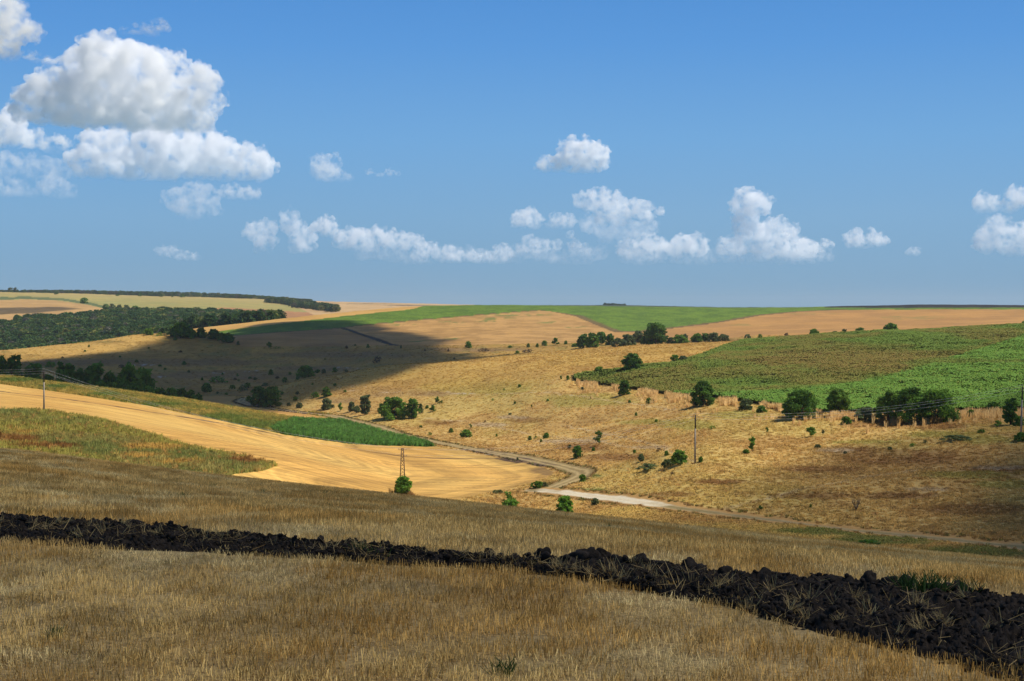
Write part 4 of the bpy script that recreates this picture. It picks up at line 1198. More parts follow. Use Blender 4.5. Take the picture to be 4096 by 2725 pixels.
plant(3474, 2186, 26, 92, 'low', 'deep', 7.8, 9.2, 'low dark bush sunk in the ditch below the dirt road', d=182)
plant(3040, 2041, 18, 20, 'sapling', 'dark', 8.5, 10.2, 'small green shrub in dry grass just above the dirt road')
plant(3243, 2032, 15, 14, 'sapling', 'dark', 8.5, 10.2, 'tiny green shrub between the dead bush and the road')
plant(3831, 1759, 16, 115, 'low', 'grey', *H, 'broad low grey-green scrub on the slope under the wires')
plant(4085, 1764, 32, 58, 'low', 'dark', *H, 'dark low bush at the foot of the power pole')
G1 = 'small shrubs dotted over the dry slope'
for (u, v, hh, ww, k, lf) in [(2803, 1849, 22, 18, 'bush', 'dark'), (2850, 1716, 13, 32, 'low', 'dark'), (3272, 1793, 15, 27, 'low', 'grey'), (3650, 1787, 15, 26, 'low', 'mid'), (3700, 1775, 15, 19, 'low', 'grey'),
                              (3926, 1734, 15, 30, 'low', 'dark'), (2538, 1814, 15, 16, 'bush', 'dark'), (2565, 1846, 30, 25, 'bush', 'grey'), (2666, 1823, 20, 16, 'bush', 'dark'), (2636, 1806, 15, 22, 'low', 'dull'),
                              (2544, 1665, 16, 12, 'bush', 'dark'), (2625, 1689, 12, 12, 'bush', 'mid'), (2279, 1796, 18, 14, 'sapling', 'grey'), (2374, 1805, 16, 14, 'bush', 'dark'), (2185, 1753, 21, 24, 'bush', 'dark'),
                              (2119, 1761, 17, 16, 'bush', 'dark'), (2143, 1754, 10, 14, 'low', 'dark'), (2164, 1769, 13, 9, 'bush', 'dark'), (1864, 1749, 31, 44, 'bush', 'mid'), (1805, 1731, 19, 20, 'bush', 'deep'),
                              (1683, 1711, 9, 15, 'low', 'deep'), (1882, 1713, 18, 11, 'sapling', 'dark'), (1986, 1748, 12, 10, 'bush', 'dark'), (1720, 1742, 12, 20, 'low', 'dark'), (1971, 1603, 9, 15, 'low', 'mid'), (2078, 1549, 12, 13, 'bush', 'dark'),
                              (2191, 1606, 10, 11, 'bush', 'dark'), (2070, 1840, 10, 9, 'bush', 'grey'), (2595, 1615, 22, 24, 'bush', 'deep'), (2518, 1612, 12, 13, 'bush', 'dark'), (2244, 1475, 15, 9, 'bush', 'dark'), (2271, 1520, 18, 15, 'bush', 'dark'),
                              (2060, 1615, 9, 9, 'bush', 'dark'), (2127, 1630, 12, 8, 'sapling', 'dark'), (2016, 1562, 8, 12, 'low', 'dark'), (3380, 1815, 10, 16, 'low', 'grey'), (3560, 1800, 12, 18, 'low', 'grey'), (3067, 1730, 22, 12, 'sapling', 'dark'),
                              (3294, 1738, 18, 12, 'sapling', 'grey'), (2690, 1900, 12, 18, 'low', 'dull'), (2040, 1660, 8, 14, 'low', 'grey'), (1940, 1690, 9, 12, 'low', 'dull')]:
    plant(u, v, hh, ww, k, lf, *H, 'small shrub standing alone in the dry grass of the slope above the tracks', 'shrub', G1)
# at the tip and along the upper edge of the sunflower field
plant(2527, 1484, 70, 84, 'bush', 'deep', 12.5, 15.2, 'large dark round tree at the upper edge of the sunflower tip', 'tree', name='tree')
plant(2396, 1491, 25, 38, 'bush', 'mid', 12.5, 15.2, 'spreading bush beside the large round tree at the sunflower tip', 'bush')
plant(2700, 1450, 31, 40, 'bush', 'dark', 12.5, 15.2, 'ragged bush on the upper sunflower edge', 'bush')
plant(2732, 1448, 24, 40, 'low', 'grey', 12.5, 15.2, 'flat greyish bush continuing the ragged one along the sunflower edge', 'shrub')
plant(2497, 1580, 61, 46, 'bush', 'deep', 11.5, 14, 'dark upright bush poking above the lower edge of the sunflower tip', 'bush')
plant(2330, 1562, 14, 14, 'bush', 'grey', 11.5, 14, 'small grey bush in pale weeds by the sunflower tip', 'bush')
# bushes where the slope meets the valley track
V = 10.8, 14.6
plant(1572, 1676, 88, 110, 'bush', 'mid', *V, 'broad sunlit green bush above the farm track', 'bush')
plant(1650, 1672, 80, 54, 'bush', 'dark', *V, 'tall narrow bush grown together with the broad sunlit one', 'bush')
plant(1683, 1654, 38, 17, 'bush', 'grey', *V, 'slim grey-green bush just behind the paired sunlit bushes', 'bush')
plant(1708, 1635, 14, 14, 'bush', 'dark', *V, 'dot-like bush uphill of the paired sunlit bushes', 'bush')
plant(1731, 1648, 26, 28, 'sapling', 'dark', *V, 'open twiggy shrub near the paired sunlit bushes', 'shrub')
plant(1750, 1616, 28, 22, 'sapling', 'dark', *V, 'leaning thin sapling uphill of the twiggy shrub', 'tree')
plant(1767, 1615, 15, 11, 'sapling', 'dark', *V, 'tiny sapling next to the leaning thin one', 'tree')
plant(1460, 1660, 82, 38, 'tall', 'grey', *V, 'tall grey-green tree with a broken outline by the valley track', 'tree')
plant(1407, 1645, 39, 26, 'bush', 'grey', *V, 'bush beside the tall grey-green tree', 'bush')
plant(1428, 1652, 28, 26, 'bush', 'grey', *V, 'low bush between the tall grey-green tree and its neighbour', 'bush')
plant(1362, 1645, 33, 18, 'sapling', 'mid', *V, 'slim bright sapling on the bank above the track', 'tree')
plant(1304, 1588, 40, 36, 'bush', 'deep', 12.5, 15, 'dark round bush high on the stony bank', 'bush')
plant(1306, 1638, 44, 42, 'bush', 'grey', 12.2, 14.8, 'grey-green bush lower on the stony bank near the track', 'bush')
plant(1262, 1590, 22, 30, 'bush', 'mid', 12.5, 15, 'light bush next to the dark round one on the bank', 'bush')
plant(1514, 1654, 21, 11, 'sapling', 'grey', *V, 'thin sapling between the tall tree and the sunlit bushes', 'tree')
G2 = 'scrub on the stony bank'
for (u, v, hh, ww) in [(1182, 1603, 16, 22), (1197, 1633, 22, 26), (1155, 1625, 14, 18), (1340, 1543, 10, 14), (1250, 1540, 8, 9), (1190, 1578, 12, 16), (1128, 1580, 14, 16), (1333, 1632, 14, 12), (1380, 1570, 10, 12)]:
    plant(u, v, hh, ww, 'bush', random.choice(['grey', 'dark', 'mid']), 12.0, 15.0, 'little bush among stones on the bank where the valley narrows', 'bush', G2)
plant(1035, 1624, 80, 70, 'bush', 'deep', 12.6, 14.8, 'massive dark bush beside the curve of the farm track', 'bush')
plant(1088, 1628, 84, 76, 'bush', 'deep', 12.6, 14.8, 'second massive dark bush merging with its twin by the track curve', 'bush')
plant(998, 1606, 22, 26, 'bush', 'deep', 12.6, 14.8, 'small dark bush in front of the massive twin bushes', 'bush')
# shaded wood in the ravine behind the golden field
for (u, vt, w, d, kk, lf, lab) in [(5, 1415, 40, 575, 'tall', 'deep', 'knobbly dark tree at the end of the ravine wood, beside an open-crowned one'), (50, 1417, 56, 575, 'tall', 'deep', 'open-crowned dark tree with reaching boughs in the ravine'), (116, 1452, 34, 585, 'tall', 'deep', 'short blunt dark tree behind the concrete pole'),
                                   (146, 1443, 36, 580, 'tall', 'deep', 'twin-topped dark tree just behind the concrete pole'), (262, 1445, 62, 580, 'tall', 'deep', 'tall tapering dark tree in the middle of the ravine'), (312, 1472, 48, 585, 'tall', 'deep', 'thin-topped dark tree between two tall ones in the ravine'),
                                   (374, 1452, 70, 585, 'tall', 'deep', 'tallest dark tree with a leafy head in the ravine'), (440, 1490, 66, 592, 'bush', 'deep', 'dark bushy tree next to the tallest ravine tree'), (515, 1466, 92, 600, 'tree', 'dark', 'greener round tree where the ravine wood opens'),
                                   (585, 1478, 40, 640, 'bush', 'dark', 'small green bush uphill of the greener round tree'), (560, 1468, 60, 655, 'low', 'dark', 'green thicket spreading up the bank behind the greener tree'), (612, 1508, 46, 610, 'bush', 'deep', 'dark bush beside the greener round tree')]:
    plant(u, 1500, 1500 - vt, w, kk, lf, 0, 0, lab, 'tree' if kk in ('tall', 'tree') else 'bush', d=d, unique=True)
G3 = 'dark bushes lining the ravine behind the golden field'
for i, (u, vt, w, d) in enumerate([(-40, 1470, 70, 560), (20, 1478, 60, 550), (80, 1480, 60, 555), (140, 1492, 60, 555), (195, 1495, 60, 560), (240, 1503, 60, 560), (300, 1515, 70, 565), (350, 1520, 70, 565), (405, 1527, 70, 570), (450, 1530, 70, 572), (500, 1538, 70, 575),
                                   (545, 1540, 74, 580), (590, 1545, 70, 585), (640, 1548, 66, 592), (685, 1552, 60, 596), (725, 1556, 60, 600), (762, 1562, 56, 602), (790, 1575, 44, 604), (475, 1505, 70, 590), (560, 1520, 70, 600)]):
    plant(u, 1600, 1600 - vt, w, 'bush', 'deep' if i % 4 else 'dark', 0, 0, 'dark bush in the dense row lining the ravine behind the golden field', 'bush', G3, d=d, unique=True)
# far side of the valley
W = 14.0, 18.4
plant(1224, 1509, 46, 68, 'bush', 'dark', 14.8, 17, 'wide green bush low in the shaded gully', 'bush')
plant(1084, 1499, 21, 18, 'bush', 'deep', *W, 'single oval dark bush on the shaded slope', 'bush')
plant(826, 1570, 36, 38, 'bush', 'deep', *W, 'dark bush at the foot of the shaded slope', 'bush')
plant(873, 1530, 24, 68, 'low', 'dark', *W, 'flat green thicket on the shaded slope')
plant(202, 1469, 21, 40, 'low', 'mid', *W, 'flat bright bush on the shaded slope above the ravine')
plant(737, 1460, 15, 16, 'bush', 'deep', *W, 'lone dark bush in the middle of the shaded slope', 'bush')
plant(970, 1565, 26, 36, 'low', 'grey', *W, 'grey scrub above the bend of the valley track')
plant(1508, 1452, 26, 38, 'low', 'dull', 15.8, 18, 'dull purplish scrub in the shaded gully')
G4 = 'small shrubs scattered over the shaded slope'
for (u, v, hh, ww) in [(487, 1472, 14, 25), (953, 1380, 15, 13), (701, 1362, 15, 15), (356, 1389, 10, 9), (722, 1410, 7, 16), (1472, 1392, 15, 12), (1386, 1395, 12, 13), (1793, 1407, 12, 8), (1604, 1394, 12, 8), (1817, 1438, 7, 8), (1240, 1487, 12, 14), (1270, 1492, 14, 18), (1295, 1494, 18, 18),
                       (1340, 1490, 20, 22), (1385, 1488, 10, 14), (340, 1407, 7, 10), (546, 1450, 10, 16), (515, 1455, 8, 12), (640, 1466, 8, 14), (1160, 1500, 12, 14), (1190, 1520, 16, 14), (1140, 1530, 20, 24), (1110, 1515, 10, 16), (890, 1500, 9, 10), (950, 1506, 12, 10), (808, 1522, 12, 10), (940, 1520, 9, 14),
                       (955, 1526, 9, 12), (1000, 1515, 8, 14), (1020, 1520, 10, 16), (905, 1580, 9, 12), (870, 1575, 8, 10), (755, 1490, 9, 12), (660, 1480, 8, 12), (1060, 1545, 14, 24), (990, 1552, 20, 30), (930, 1556, 16, 24), (1300, 1440, 7, 9), (1700, 1405, 8, 9), (1421, 1384, 7, 8), (595, 1395, 6, 8), (480, 1430, 7, 9), (250, 1432, 6, 9)]:
    plant(u, v, hh, ww, random.choice(['bush', 'bush', 'low']), random.choice(['deep', 'deep', 'grey', 'dull']), 13.8, 18.4, 'small dark shrub dotting the shaded slope across the valley', 'shrub', G4)
# trees on the crest at the end of the far sunflower field
for (u, v, hh, ww, kk, lf, lab) in [(594, 1340, 25, 38, 'bush', 'yellow', 'sunlit yellow-green bush at the edge of the wood on the crest'), (640, 1344, 14, 30, 'low', 'mid', 'low green bush next to the yellow-green one on the crest'), (665, 1342, 16, 30, 'low', 'grey', 'pale scrub between the yellow-green bush and the dark clump'),
                                    (722, 1352, 62, 66, 'tree', 'dark', 'tallest tree of the dark clump on the crest'), (695, 1346, 36, 40, 'bush', 'deep', 'dark bush at the foot of the tallest crest tree'), (760, 1352, 36, 50, 'bush', 'deep', 'dark bush in the middle of the crest clump'),
                                    (805, 1350, 38, 40, 'bush', 'deep', 'pointed dark bush of the crest clump'), (855, 1356, 38, 52, 'bush', 'deep', 'wide dark bush where the far sunflowers begin'), (885, 1362, 30, 36, 'bush', 'deep', 'dark bush joining the wide one to the last of the clump'),
                                    (912, 1370, 38, 44, 'bush', 'deep', 'last dark bush of the crest clump, lower on the slope'), (1075, 1393, 25, 25, 'sapling', 'deep', 'flat-topped thorn tree on the shaded slope'), (1105, 1396, 9, 54, 'low', 'deep', 'low hedge stub beside the flat-topped thorn tree')]:
    plant(u, v, hh, ww, kk, lf, 16.4, 18.2, lab, 'tree' if kk in ('tree', 'sapling') else 'bush', unique=True)
# hedge in the saddle below the far sunflowers
X = 15.4, 18.6
for (u, v, hh, ww, kk, lf, lab) in [(2334, 1393, 56, 56, 'bush', 'deep', 'first dark tree at the open end of the hedge in the saddle'), (2369, 1393, 62, 50, 'bush', 'dark', 'tall dark tree second in the hedge in the saddle'), (2405, 1378, 50, 40, 'tree', 'deep', 'narrow dark tree third in the hedge in the saddle'),
                                    (2440, 1381, 46, 34, 'bush', 'deep', 'slim dark bush after a gap in the saddle hedge'), (2476, 1387, 34, 62, 'low', 'grey', 'low grey-green thicket in the saddle hedge'), (2512, 1384, 46, 62, 'bush', 'grey', 'rounded grey-green bush in the saddle hedge'),
                                    (2553, 1370, 46, 46, 'bush', 'grey', 'pale bush just before the biggest tree of the hedge'), (2622, 1381, 90, 94, 'tree', 'deep', 'biggest tree of the hedge, broad and dark'), (2595, 1380, 42, 60, 'bush', 'dark', 'bush under the broad biggest tree of the hedge'),
                                    (2681, 1376, 26, 38, 'low', 'grey', 'small grey bush beyond the biggest hedge tree'), (2720, 1375, 34, 66, 'low', 'mid', 'bright low bush in the thinner end of the hedge'), (2740, 1362, 26, 24, 'bush', 'grey', 'grey bush behind the bright low one in the hedge'),
                                    (2788, 1367, 32, 44, 'bush', 'dark', 'oval dark bush in the thinner end of the hedge'), (2822, 1366, 34, 30, 'tall', 'dark', 'upright small tree in the thinner end of the hedge'), (2856, 1366, 34, 48, 'bush', 'grey', 'bush after the upright small tree in the hedge'),
                                    (2892, 1364, 26, 54, 'low', 'grey', 'tapering scrub that ends the hedge'), (2990, 1362, 24, 28, 'bush', 'grey', 'round grey bush alone past the end of the hedge'), (3040, 1355, 18, 20, 'bush', 'dark', 'dark ball-shaped bush just over the sunflower rise'),
                                    (3146, 1351, 18, 22, 'low', 'dull', 'brownish bush just over the sunflower rise'), (1873, 1392, 27, 25, 'bush', 'dark', 'lone round bush at the foot of the weedy stubble'),
                                    (2221, 1382, 31, 24, 'sapling', 'dark', 'thin airy tree at the foot of the weedy stubble'), (2178, 1384, 21, 24, 'bush', 'dark', 'bush next to the thin airy tree at the foot of the stubble'), (2069, 1418, 15, 22, 'bush', 'dark', 'dark bush on the crest of the spur'),
                                    (2108, 1413, 15, 48, 'low', 'dull', 'purplish scrub on the crest of the spur beside a dark bush'), (1932, 1407, 14, 52, 'low', 'dull', 'dull brown scrub behind the crest of the spur')]:
    plant(u, v, hh, ww, kk, lf, *X, lab, 'tree' if kk in ('tree', 'tall', 'sapling') else 'bush', unique=True)
G5 = 'little bushes at the foot of the weedy stubble'
for (u, v, hh, ww) in [(2113, 1390, 16, 13), (2149, 1390, 16, 12), (2263, 1378, 15, 14), (2040, 1392, 10, 20), (2300, 1388, 14, 26)]:
    plant(u, v, hh, ww, 'bush', 'dark', *X, 'little bush in the row along the foot of the weedy stubble', 'bush', G5)
for (u, v, hh, ww, kk, lf, lab) in [(3257, 1343, 28, 40, 'bush', 'dark', 'bushy round tree showing over the sunflower rise'), (3338, 1344, 20, 30, 'bush', 'grey', 'greyish low bush showing over the sunflower rise'), (3378, 1340, 23, 25, 'bush', 'grey', 'small grey bush next to the greyish low one'),
                                    (3439, 1338, 28, 38, 'bush', 'dark', 'leaning dark bush over the sunflower rise'), (3563, 1332, 40, 50, 'tree', 'dark', 'tiered tree, largest of those over the sunflower rise'), (3876, 1316, 14, 10, 'bush', 'dark', 'tiny dark bush on the skyline of the sunflower rise'),
                                    (3930, 1314, 15, 22, 'bush', 'mid', 'bright small bush on the skyline of the sunflower rise'), (4092, 1310, 25, 22, 'bush', 'dark', 'dark small tree at the far end of the sunflower rise')]:
    plant(u, v, hh, ww, kk, lf, 15.3, 16.6, lab, 'tree' if kk == 'tree' else 'bush', d=800, unique=True)
# far fields
plant(336, 1214, 22, 28, 'bush', 'mid', 22, 24, 'lone round tree on the boundary of the far fields', 'tree', name='tree')
for (u, vt, w, lab) in [(41, 1150, 20, 'round-headed tree on the far skyline, one of a pair'), (63, 1149, 16, 'narrower tree of the pair on the far skyline')]:
    plant(u, 1170, 1170 - vt, w, 'sapling', 'grey', 0, 0, lab, 'tree', d=3300, unique=True)
for (u, v, hh, ww) in [(225, 1178, 10, 16), (560, 1186, 15, 12), (645, 1188, 12, 12), (690, 1189, 14, 9), (728, 1190, 14, 18), (470, 1184, 6, 16)]:
    plant(u, v, hh, ww, 'bush', 'deep', 23.2, 24.0, 'dark tree standing out before the distant treeline', 'tree', 'trees before the distant treeline', name='tree')
for (u, v, hh, ww) in [(425, 1236, 20, 26), (450, 1240, 24, 28), (478, 1244, 24, 26), (505, 1247, 26, 28), (540, 1250, 26, 30), (590, 1256, 24, 30), (625, 1262, 24, 28), (660, 1264, 26, 28), (700, 1264, 24, 30), (70, 1296, 34, 40), (110, 1294, 36, 44), (160, 1292, 28, 30), (230, 1290, 28, 36), (275, 1286, 34, 50), (310, 1284, 30, 40), (380, 1278, 26, 24), (400, 1278, 28, 26), (445, 1276, 24, 22)]:
    plant(u, v, hh, ww, 'bush', random.choice(['deep', 'dark', 'grey']), 21.5, 23.2, 'dark rounded tree on the upper fringe of the far wood', 'tree', 'trees on the fringe of the far wood', name='tree', unique=True)

# the wood, the distant treeline and the belt of trees: one mass each
M_WOOD = leaf_mat('woodland_leaves', (0, 0, 0), 0.45, 0.3, tone=True)
def woodtree(seed):
    co, fa, sh, limbs = crown(1.0, 0.95, 'bush', seed, 0.1, 520)
    return with_shade('woodland_tree', co, fa, sh, M_WOOD)
WT = proto_collection('woodtree', [woodtree(700 + i) for i in range(6)])
def greens(n):
    c = mixc(P(70, 104, 50), P(104, 128, 64), rng.random((n, 1)) ** 1.3)
    c = np.where(rng.random((n, 1)) < 0.10, P(144, 148, 74), c)
    return np.where(rng.random((n, 1)) < 0.08, P(124, 122, 98), c) * (1.0 + 0.45 * rng.random((n, 1)))
mk = (FS > 19.7) & (FS < 22.12) & (FU > -560) & (FU < 1120) & ((FS > 20.3) | (FU < 700)) & (FD < 2080)
n = 5600
p, c, u, v = sample(mk, n)
k = ~((u < 90) & (v < 1318) & (v > 1280)) & (v > np.interp(u, [0, 48, 300, 430, 552, 832, 1000, 1100], [1318, 1296, 1284, 1266, 1264, 1264, 1278, 1288]))
p = p[k]; n = len(p)
hh = 8 + 4 * rng.random(n)
scatter('far_wood', 'broad dark wood filling the hollow beyond the crest', 'wood', p, rng.random(n) * 6.28, np.c_[hh * (0.9 + .4 * rng.random(n)), hh * (0.9 + .4 * rng.random(n)), hh], greens(n), WT, 6)
uu = rng.uniform(-520, 1245, 1300)
dist = rng.uniform(3450, 4050, 1300)
az = np.arctan((uu - CX) / F)
x, y = dist * np.sin(az), dist * np.cos(az)
z = height(x, y)
crest_v = np.interp(uu, [0, 300, 552, 832, 1050, 1235], [1170, 1175, 1184, 1190, 1198, 1205])
hp = np.interp(uu, [0, 300, 700, 1000, 1235, 1250], [9, 13, 18, 15, 8, 4]) * (0.55 + 0.6 * rng.random(1300))
zt = ray(uu, crest_v - hp)[1] * dist
hh = np.maximum(zt - z, 5)
scatter('distant_treeline', 'long blue-green line of trees along the far skyline', 'treeline', np.c_[x, y, z], rng.random(1300) * 6.28, np.c_[np.full(1300, 13.0), np.full(1300, 13.0), hh], greens(1300) * 0.9, WT, 6)
bt = rng.random(260)
bu = np.interp(bt, [0, .15, .5, 1], [1075, 1130, 1220, 1345]) + rng.normal(0, 6, 260); bv = np.interp(bt, [0, .15, .5, 1], [1210, 1213, 1229, 1246]) + rng.normal(0, 3.0, 260) * np.interp(bt, [0, .3, 1], [0.5, 1.2, 0.5])
pts = np.array([spot(a, b, 22.2, 24) for a, b in zip(bu, bv)])
hh = 8 + 3 * rng.random(260)
scatter('tree_belt', 'dark belt of trees running down between the far fields', 'tree belt', pts, rng.random(260) * 6.28, np.c_[hh * 1.3, hh * 1.3, hh], greens(260) * 0.9, WT, 6)
hu = rng.uniform(2415, 2500, 40) 
hz_ = 3900.0
az = np.arctan((hu - CX) / F)
x, y = hz_ * np.sin(az), hz_ * np.cos(az)
hh = 2 + 3.5 * rng.random(40) ** 2
scatter('skyline_copse', 'tiny copse on the skyline beyond the far sunflowers', 'copse', np.c_[x, y, height(x, y)], rng.random(40) * 6.28, np.c_[hh * 1.8, hh * 1.8, hh], greens(40) * 0.8, WT, 6)

# ------------------------------------------------------------------ lattice tower, poles and wires
M_RUST = plain_mat('rusty_steel', (0.085, 0.058, 0.045), 0.7, 1.4, 4, 0.7, metal=0.3)
M_CONC = plain_mat('weathered_concrete', (0.34, 0.29, 0.225), 0.75, 1.2, 2, 0.9)
M_TAR = plain_mat('dark_wood_top', (0.06, 0.045, 0.035), 0.7, 1.3, 4, 0.8)
M_GLASS = plain_mat('porcelain', (0.30, 0.28, 0.25), 0.9, 1.1, 8, 0.3)
M_WIRE = plain_mat('aluminium_wire', (0.75, 0.71, 0.64), 0.9, 1.1, 1, 0.6)
def empty(name, loc):
    o = bpy.data.objects.new(name, None); COL.objects.link(o); o.location = loc
    return o
tp = spot(1610, 1984, 8.0, 9.6)
td = math.hypot(tp.x, tp.y)
TH = (1984 - 1794) / F * td
tower = empty('lattice_tower', tp)
tag(tower, 'narrow rusty steel lattice tower rising from a bush in the golden field', 'pylon')
wb, wt_ = 0.62, 0.20
cor = lambda z, i: Vector(((1 if i in (0, 3) else -1) * (wb + (wt_ - wb) * z / TH), (1 if i < 2 else -1) * (wb + (wt_ - wb) * z / TH), z))
for i in range(4):
    link('leg', tube_mesh('leg', [(cor(0, i), cor(TH, i), 0.085, 0.07)], M_RUST, 4), tower)
lev = [TH * (1 - (1 - k / 13) ** 1.0) for k in range(14)]
for k in range(13):
    for i in range(4):
        j = (i + 1) % 4
        a, b = (i, j) if k % 2 == 0 else (j, i)
        link('brace', tube_mesh('brace', [(cor(lev[k], a), cor(lev[k + 1], b), 0.042, 0.042)], M_RUST, 4), tower)
for i in range(4):
    link('top_rail', tube_mesh('top_rail', [(cor(TH, i), cor(TH, (i + 1) % 4), 0.045, 0.045)], M_RUST, 4), tower)
WIRE_T = []
for (sx_, dz) in ((-0.75, -0.25), (0.75, -0.25), (0.8, -1.5)):
    arm = link('crossarm', tube_mesh('crossarm', [((0, 0, TH + dz), (sx_, 0, TH + dz), 0.03, 0.025)], M_RUST, 5), tower)
    link('insulator', tube_mesh('insulator', [((sx_, 0, TH + dz), (sx_, 0, TH + dz + 0.22), 0.06, 0.045)], M_GLASS, 8), arm)
    WIRE_T.append(tp + Vector((sx_, 0, TH + dz + 0.22)))
plant(1612, 1958, 54, 66, 'tree', 'fresh_or_lit', 8.0, 9.8, 'bright green bush grown around the foot of the lattice tower', 'bush', d=td - 1.2)
n = 160
a, q = rng.random(n) * 6.28, np.abs(rng.normal(0, 1.0, n))
x, y = tp.x + 0.3 + 1.1 * q * np.cos(a), tp.y - 0.9 + 0.8 * q * np.sin(a)
scatter('tower_weeds', 'dry brown weeds at the foot of the lattice tower', 'weeds', np.c_[x, y, height(x, y)], a, np.c_[np.full(n, .5), np.full(n, .5), 0.7 + 0.9 * rng.random(n)], mixc(P(190, 146, 84), P(150, 106, 62), rng.random((n, 1))), GT, 4)

def pole(u, v, vtop, s0, s1, label, lean=0.0):
    p = spot(u, v, s0, s1)
    hgt = (v - vtop) / F * math.hypot(p.x, p.y)
    root = empty('power_pole', p)
    tag(root, label, 'power pole')
    tip = Vector((lean, 0, hgt))
    top0 = tip * 0.72
    link('shaft', tube_mesh('shaft', [((0, 0, -0.3), top0, 0.2, 0.15)], M_CONC, 8), root)
    link('top_section', tube_mesh('top_section', [(top0 - Vector((0, 0, 0.02)), tip, 0.145, 0.12)], M_TAR, 8), root)
    pts = []
    for (dx, z) in ((0.0, 1.0), (-0.42, 0.95), (0.42, 0.895)):
        b = tip * z
        if dx:
            arm = link('bracket', tube_mesh('bracket', [(b - Vector((0, 0, 0.1)), b + Vector((dx, 0, -0.1)), 0.03, 0.03), (b + Vector((dx, 0, -0.1)), b + Vector((dx, 0, 0.1)), 0.025, 0.02)], M_RUST, 5), root)
        else:
            arm = link('bracket', tube_mesh('bracket', [(b - Vector((0, 0, 0.05)), b + Vector((0, 0, 0.15)), 0.03, 0.025)], M_RUST, 5), root)
        e = b + Vector((dx, 0, 0.1 if dx else 0.15))
        link('insulator', tube_mesh('insulator', [(e, e + Vector((0, 0, 0.16)), 0.075, 0.05)], M_GLASS, 8), arm)
        pts.append(p + e + Vector((0, 0, 0.16)))
    return pts
PL = pole(176, 1655, 1488, 8.6, 9.6, 'grey concrete power pole at the top of the weedy wedge in the golden field', 0.05)
PM = pole(2780, 1853, 1661, 9.2, 11, 'lone concrete power pole with a blackened top on the dry slope', 0.05)
PR = pole(4084, 1735, 1556, 10.5, 12, 'concrete power pole beside the sunflowers and the slender dark tree', 0.22)
def wires(A, B, sag, label, group):
    for a, b in zip(A, B):
        n = 24
        pts = []
        for i in range(n + 1):
            t = i / n
            q = a.lerp(b, t); q.z -= sag * 4 * t * (1 - t)
            pts.append(q)
        o = link('power_line', tube_mesh('power_line', [(pts[i], pts[i + 1], 0.017, 0.017) for i in range(n)], M_WIRE, 4))
        tag(o, label, 'wire', group)
off = [p + Vector((-62, 18, 0.8)) for p in PL]
wires(off, PL, 1.0, 'pale overhead wire leaving the concrete pole away from the lattice tower', 'wires beyond the pole in the golden field')
wires(PL, WIRE_T, 2.4, 'pale overhead wire sagging from the concrete pole to the lattice tower', 'wires between pole and lattice tower')
wires(WIRE_T, PM, 2.4, 'thin overhead wire spanning from the lattice tower to the lone pole', 'wires between lattice tower and lone pole')
wires(PM, PR, 2.0, 'thin overhead wire passing in front of the large thicket', 'wires between the two poles on the slope')
wires(PR, [p + Vector((60, -10, 2)) for p in PR], 1.0, 'thin overhead wire running on past the pole by the sunflowers', 'wires beyond the pole by the sunflowers')
# ------------------------------------------------------------------ clouds
def cloud_mat(dens, size, seed=0, soft=True, base_z=0.0):
    """water vapour: a scattering volume, torn into billows by noise of about a quarter of a puff"""
    mt = bpy.data.materials.new('cloud_vapour')
    mt.use_nodes = True
    nt = mt.node_tree
    n, l = nt.nodes, nt.links
    n.remove(n['Principled BSDF'])
    vs = n.new('ShaderNodeVolumePrincipled')
    vs.inputs['Color'].default_value = (0.998, 0.998, 0.998, 1)
    vs.inputs['Density'].default_value = dens
    vs.inputs['Anisotropy'].default_value = 0.0
    l.new(vs.outputs[0], n['Material Output'].inputs['Volume'])
    if soft:
        tc = n.new('ShaderNodeTexCoord')
        mp = n.new('ShaderNodeMapping'); mp.inputs['Location'].default_value = (seed * 3.7, seed * 1.3, seed * 7.1)
        mp.inputs['Scale'].default_value = (1 / size, 1 / size, 1 / size)
        l.new(tc.outputs['Object'], mp.inputs['Vector'])
        t = n.new('ShaderNodeTexNoise'); t.inputs['Scale'].default_value = CLOUD_NOISE; t.inputs['Detail'].default_value = 6; t.inputs['Roughness'].default_value = 0.66
        l.new(mp.outputs[0], t.inputs['Vector'])
        r = n.new('ShaderNodeMapRange'); r.interpolation_type = 'SMOOTHSTEP'
        r.inputs['From Min'].default_value, r.inputs['From Max'].default_value = CLOUD_CUT
        r.inputs['To Min'].default_value, r.inputs['To Max'].default_value = 0.0, dens
        l.new(t.outputs[0], r.inputs['Value'])
        sp_ = n.new('ShaderNodeSeparateXYZ'); l.new(tc.outputs['Object'], sp_.inputs[0])
        wisp = n.new('ShaderNodeMapRange'); wisp.interpolation_type = 'SMOOTHSTEP'      # the base thins out into ragged mist
        wisp.inputs['From Min'].default_value, wisp.inputs['From Max'].default_value = base_z, base_z + 1.1 * size
        wisp.inputs['To Min'].default_value, wisp.inputs['To Max'].default_value = 0.06, 1.0
        l.new(sp_.outputs['Z'], wisp.inputs['Value'])
        mu = n.new('ShaderNodeMath'); mu.operation = 'MULTIPLY'
        l.new(r.outputs[0], mu.inputs[0]); l.new(wisp.outputs[0], mu.inputs[1])
        l.new(mu.outputs[0], vs.inputs['Density'])
    else:
        mt.cycles.homogeneous_volume = True
    return mt
CLOUD_NOISE, CLOUD_CUT = 1.2, (0.43, 0.64)

ICO = {}
def ico(sub):
    if sub not in ICO:
        bm = bmesh.new(); bmesh.ops.create_icosphere(bm, subdivisions=sub, radius=1)
        bm.verts.ensure_lookup_table()
        ICO[sub] = (np.array([v.co[:] for v in bm.verts]), np.array([[v.index for v in f.verts] for f in bm.faces]))
        bm.free()
    return ICO[sub]

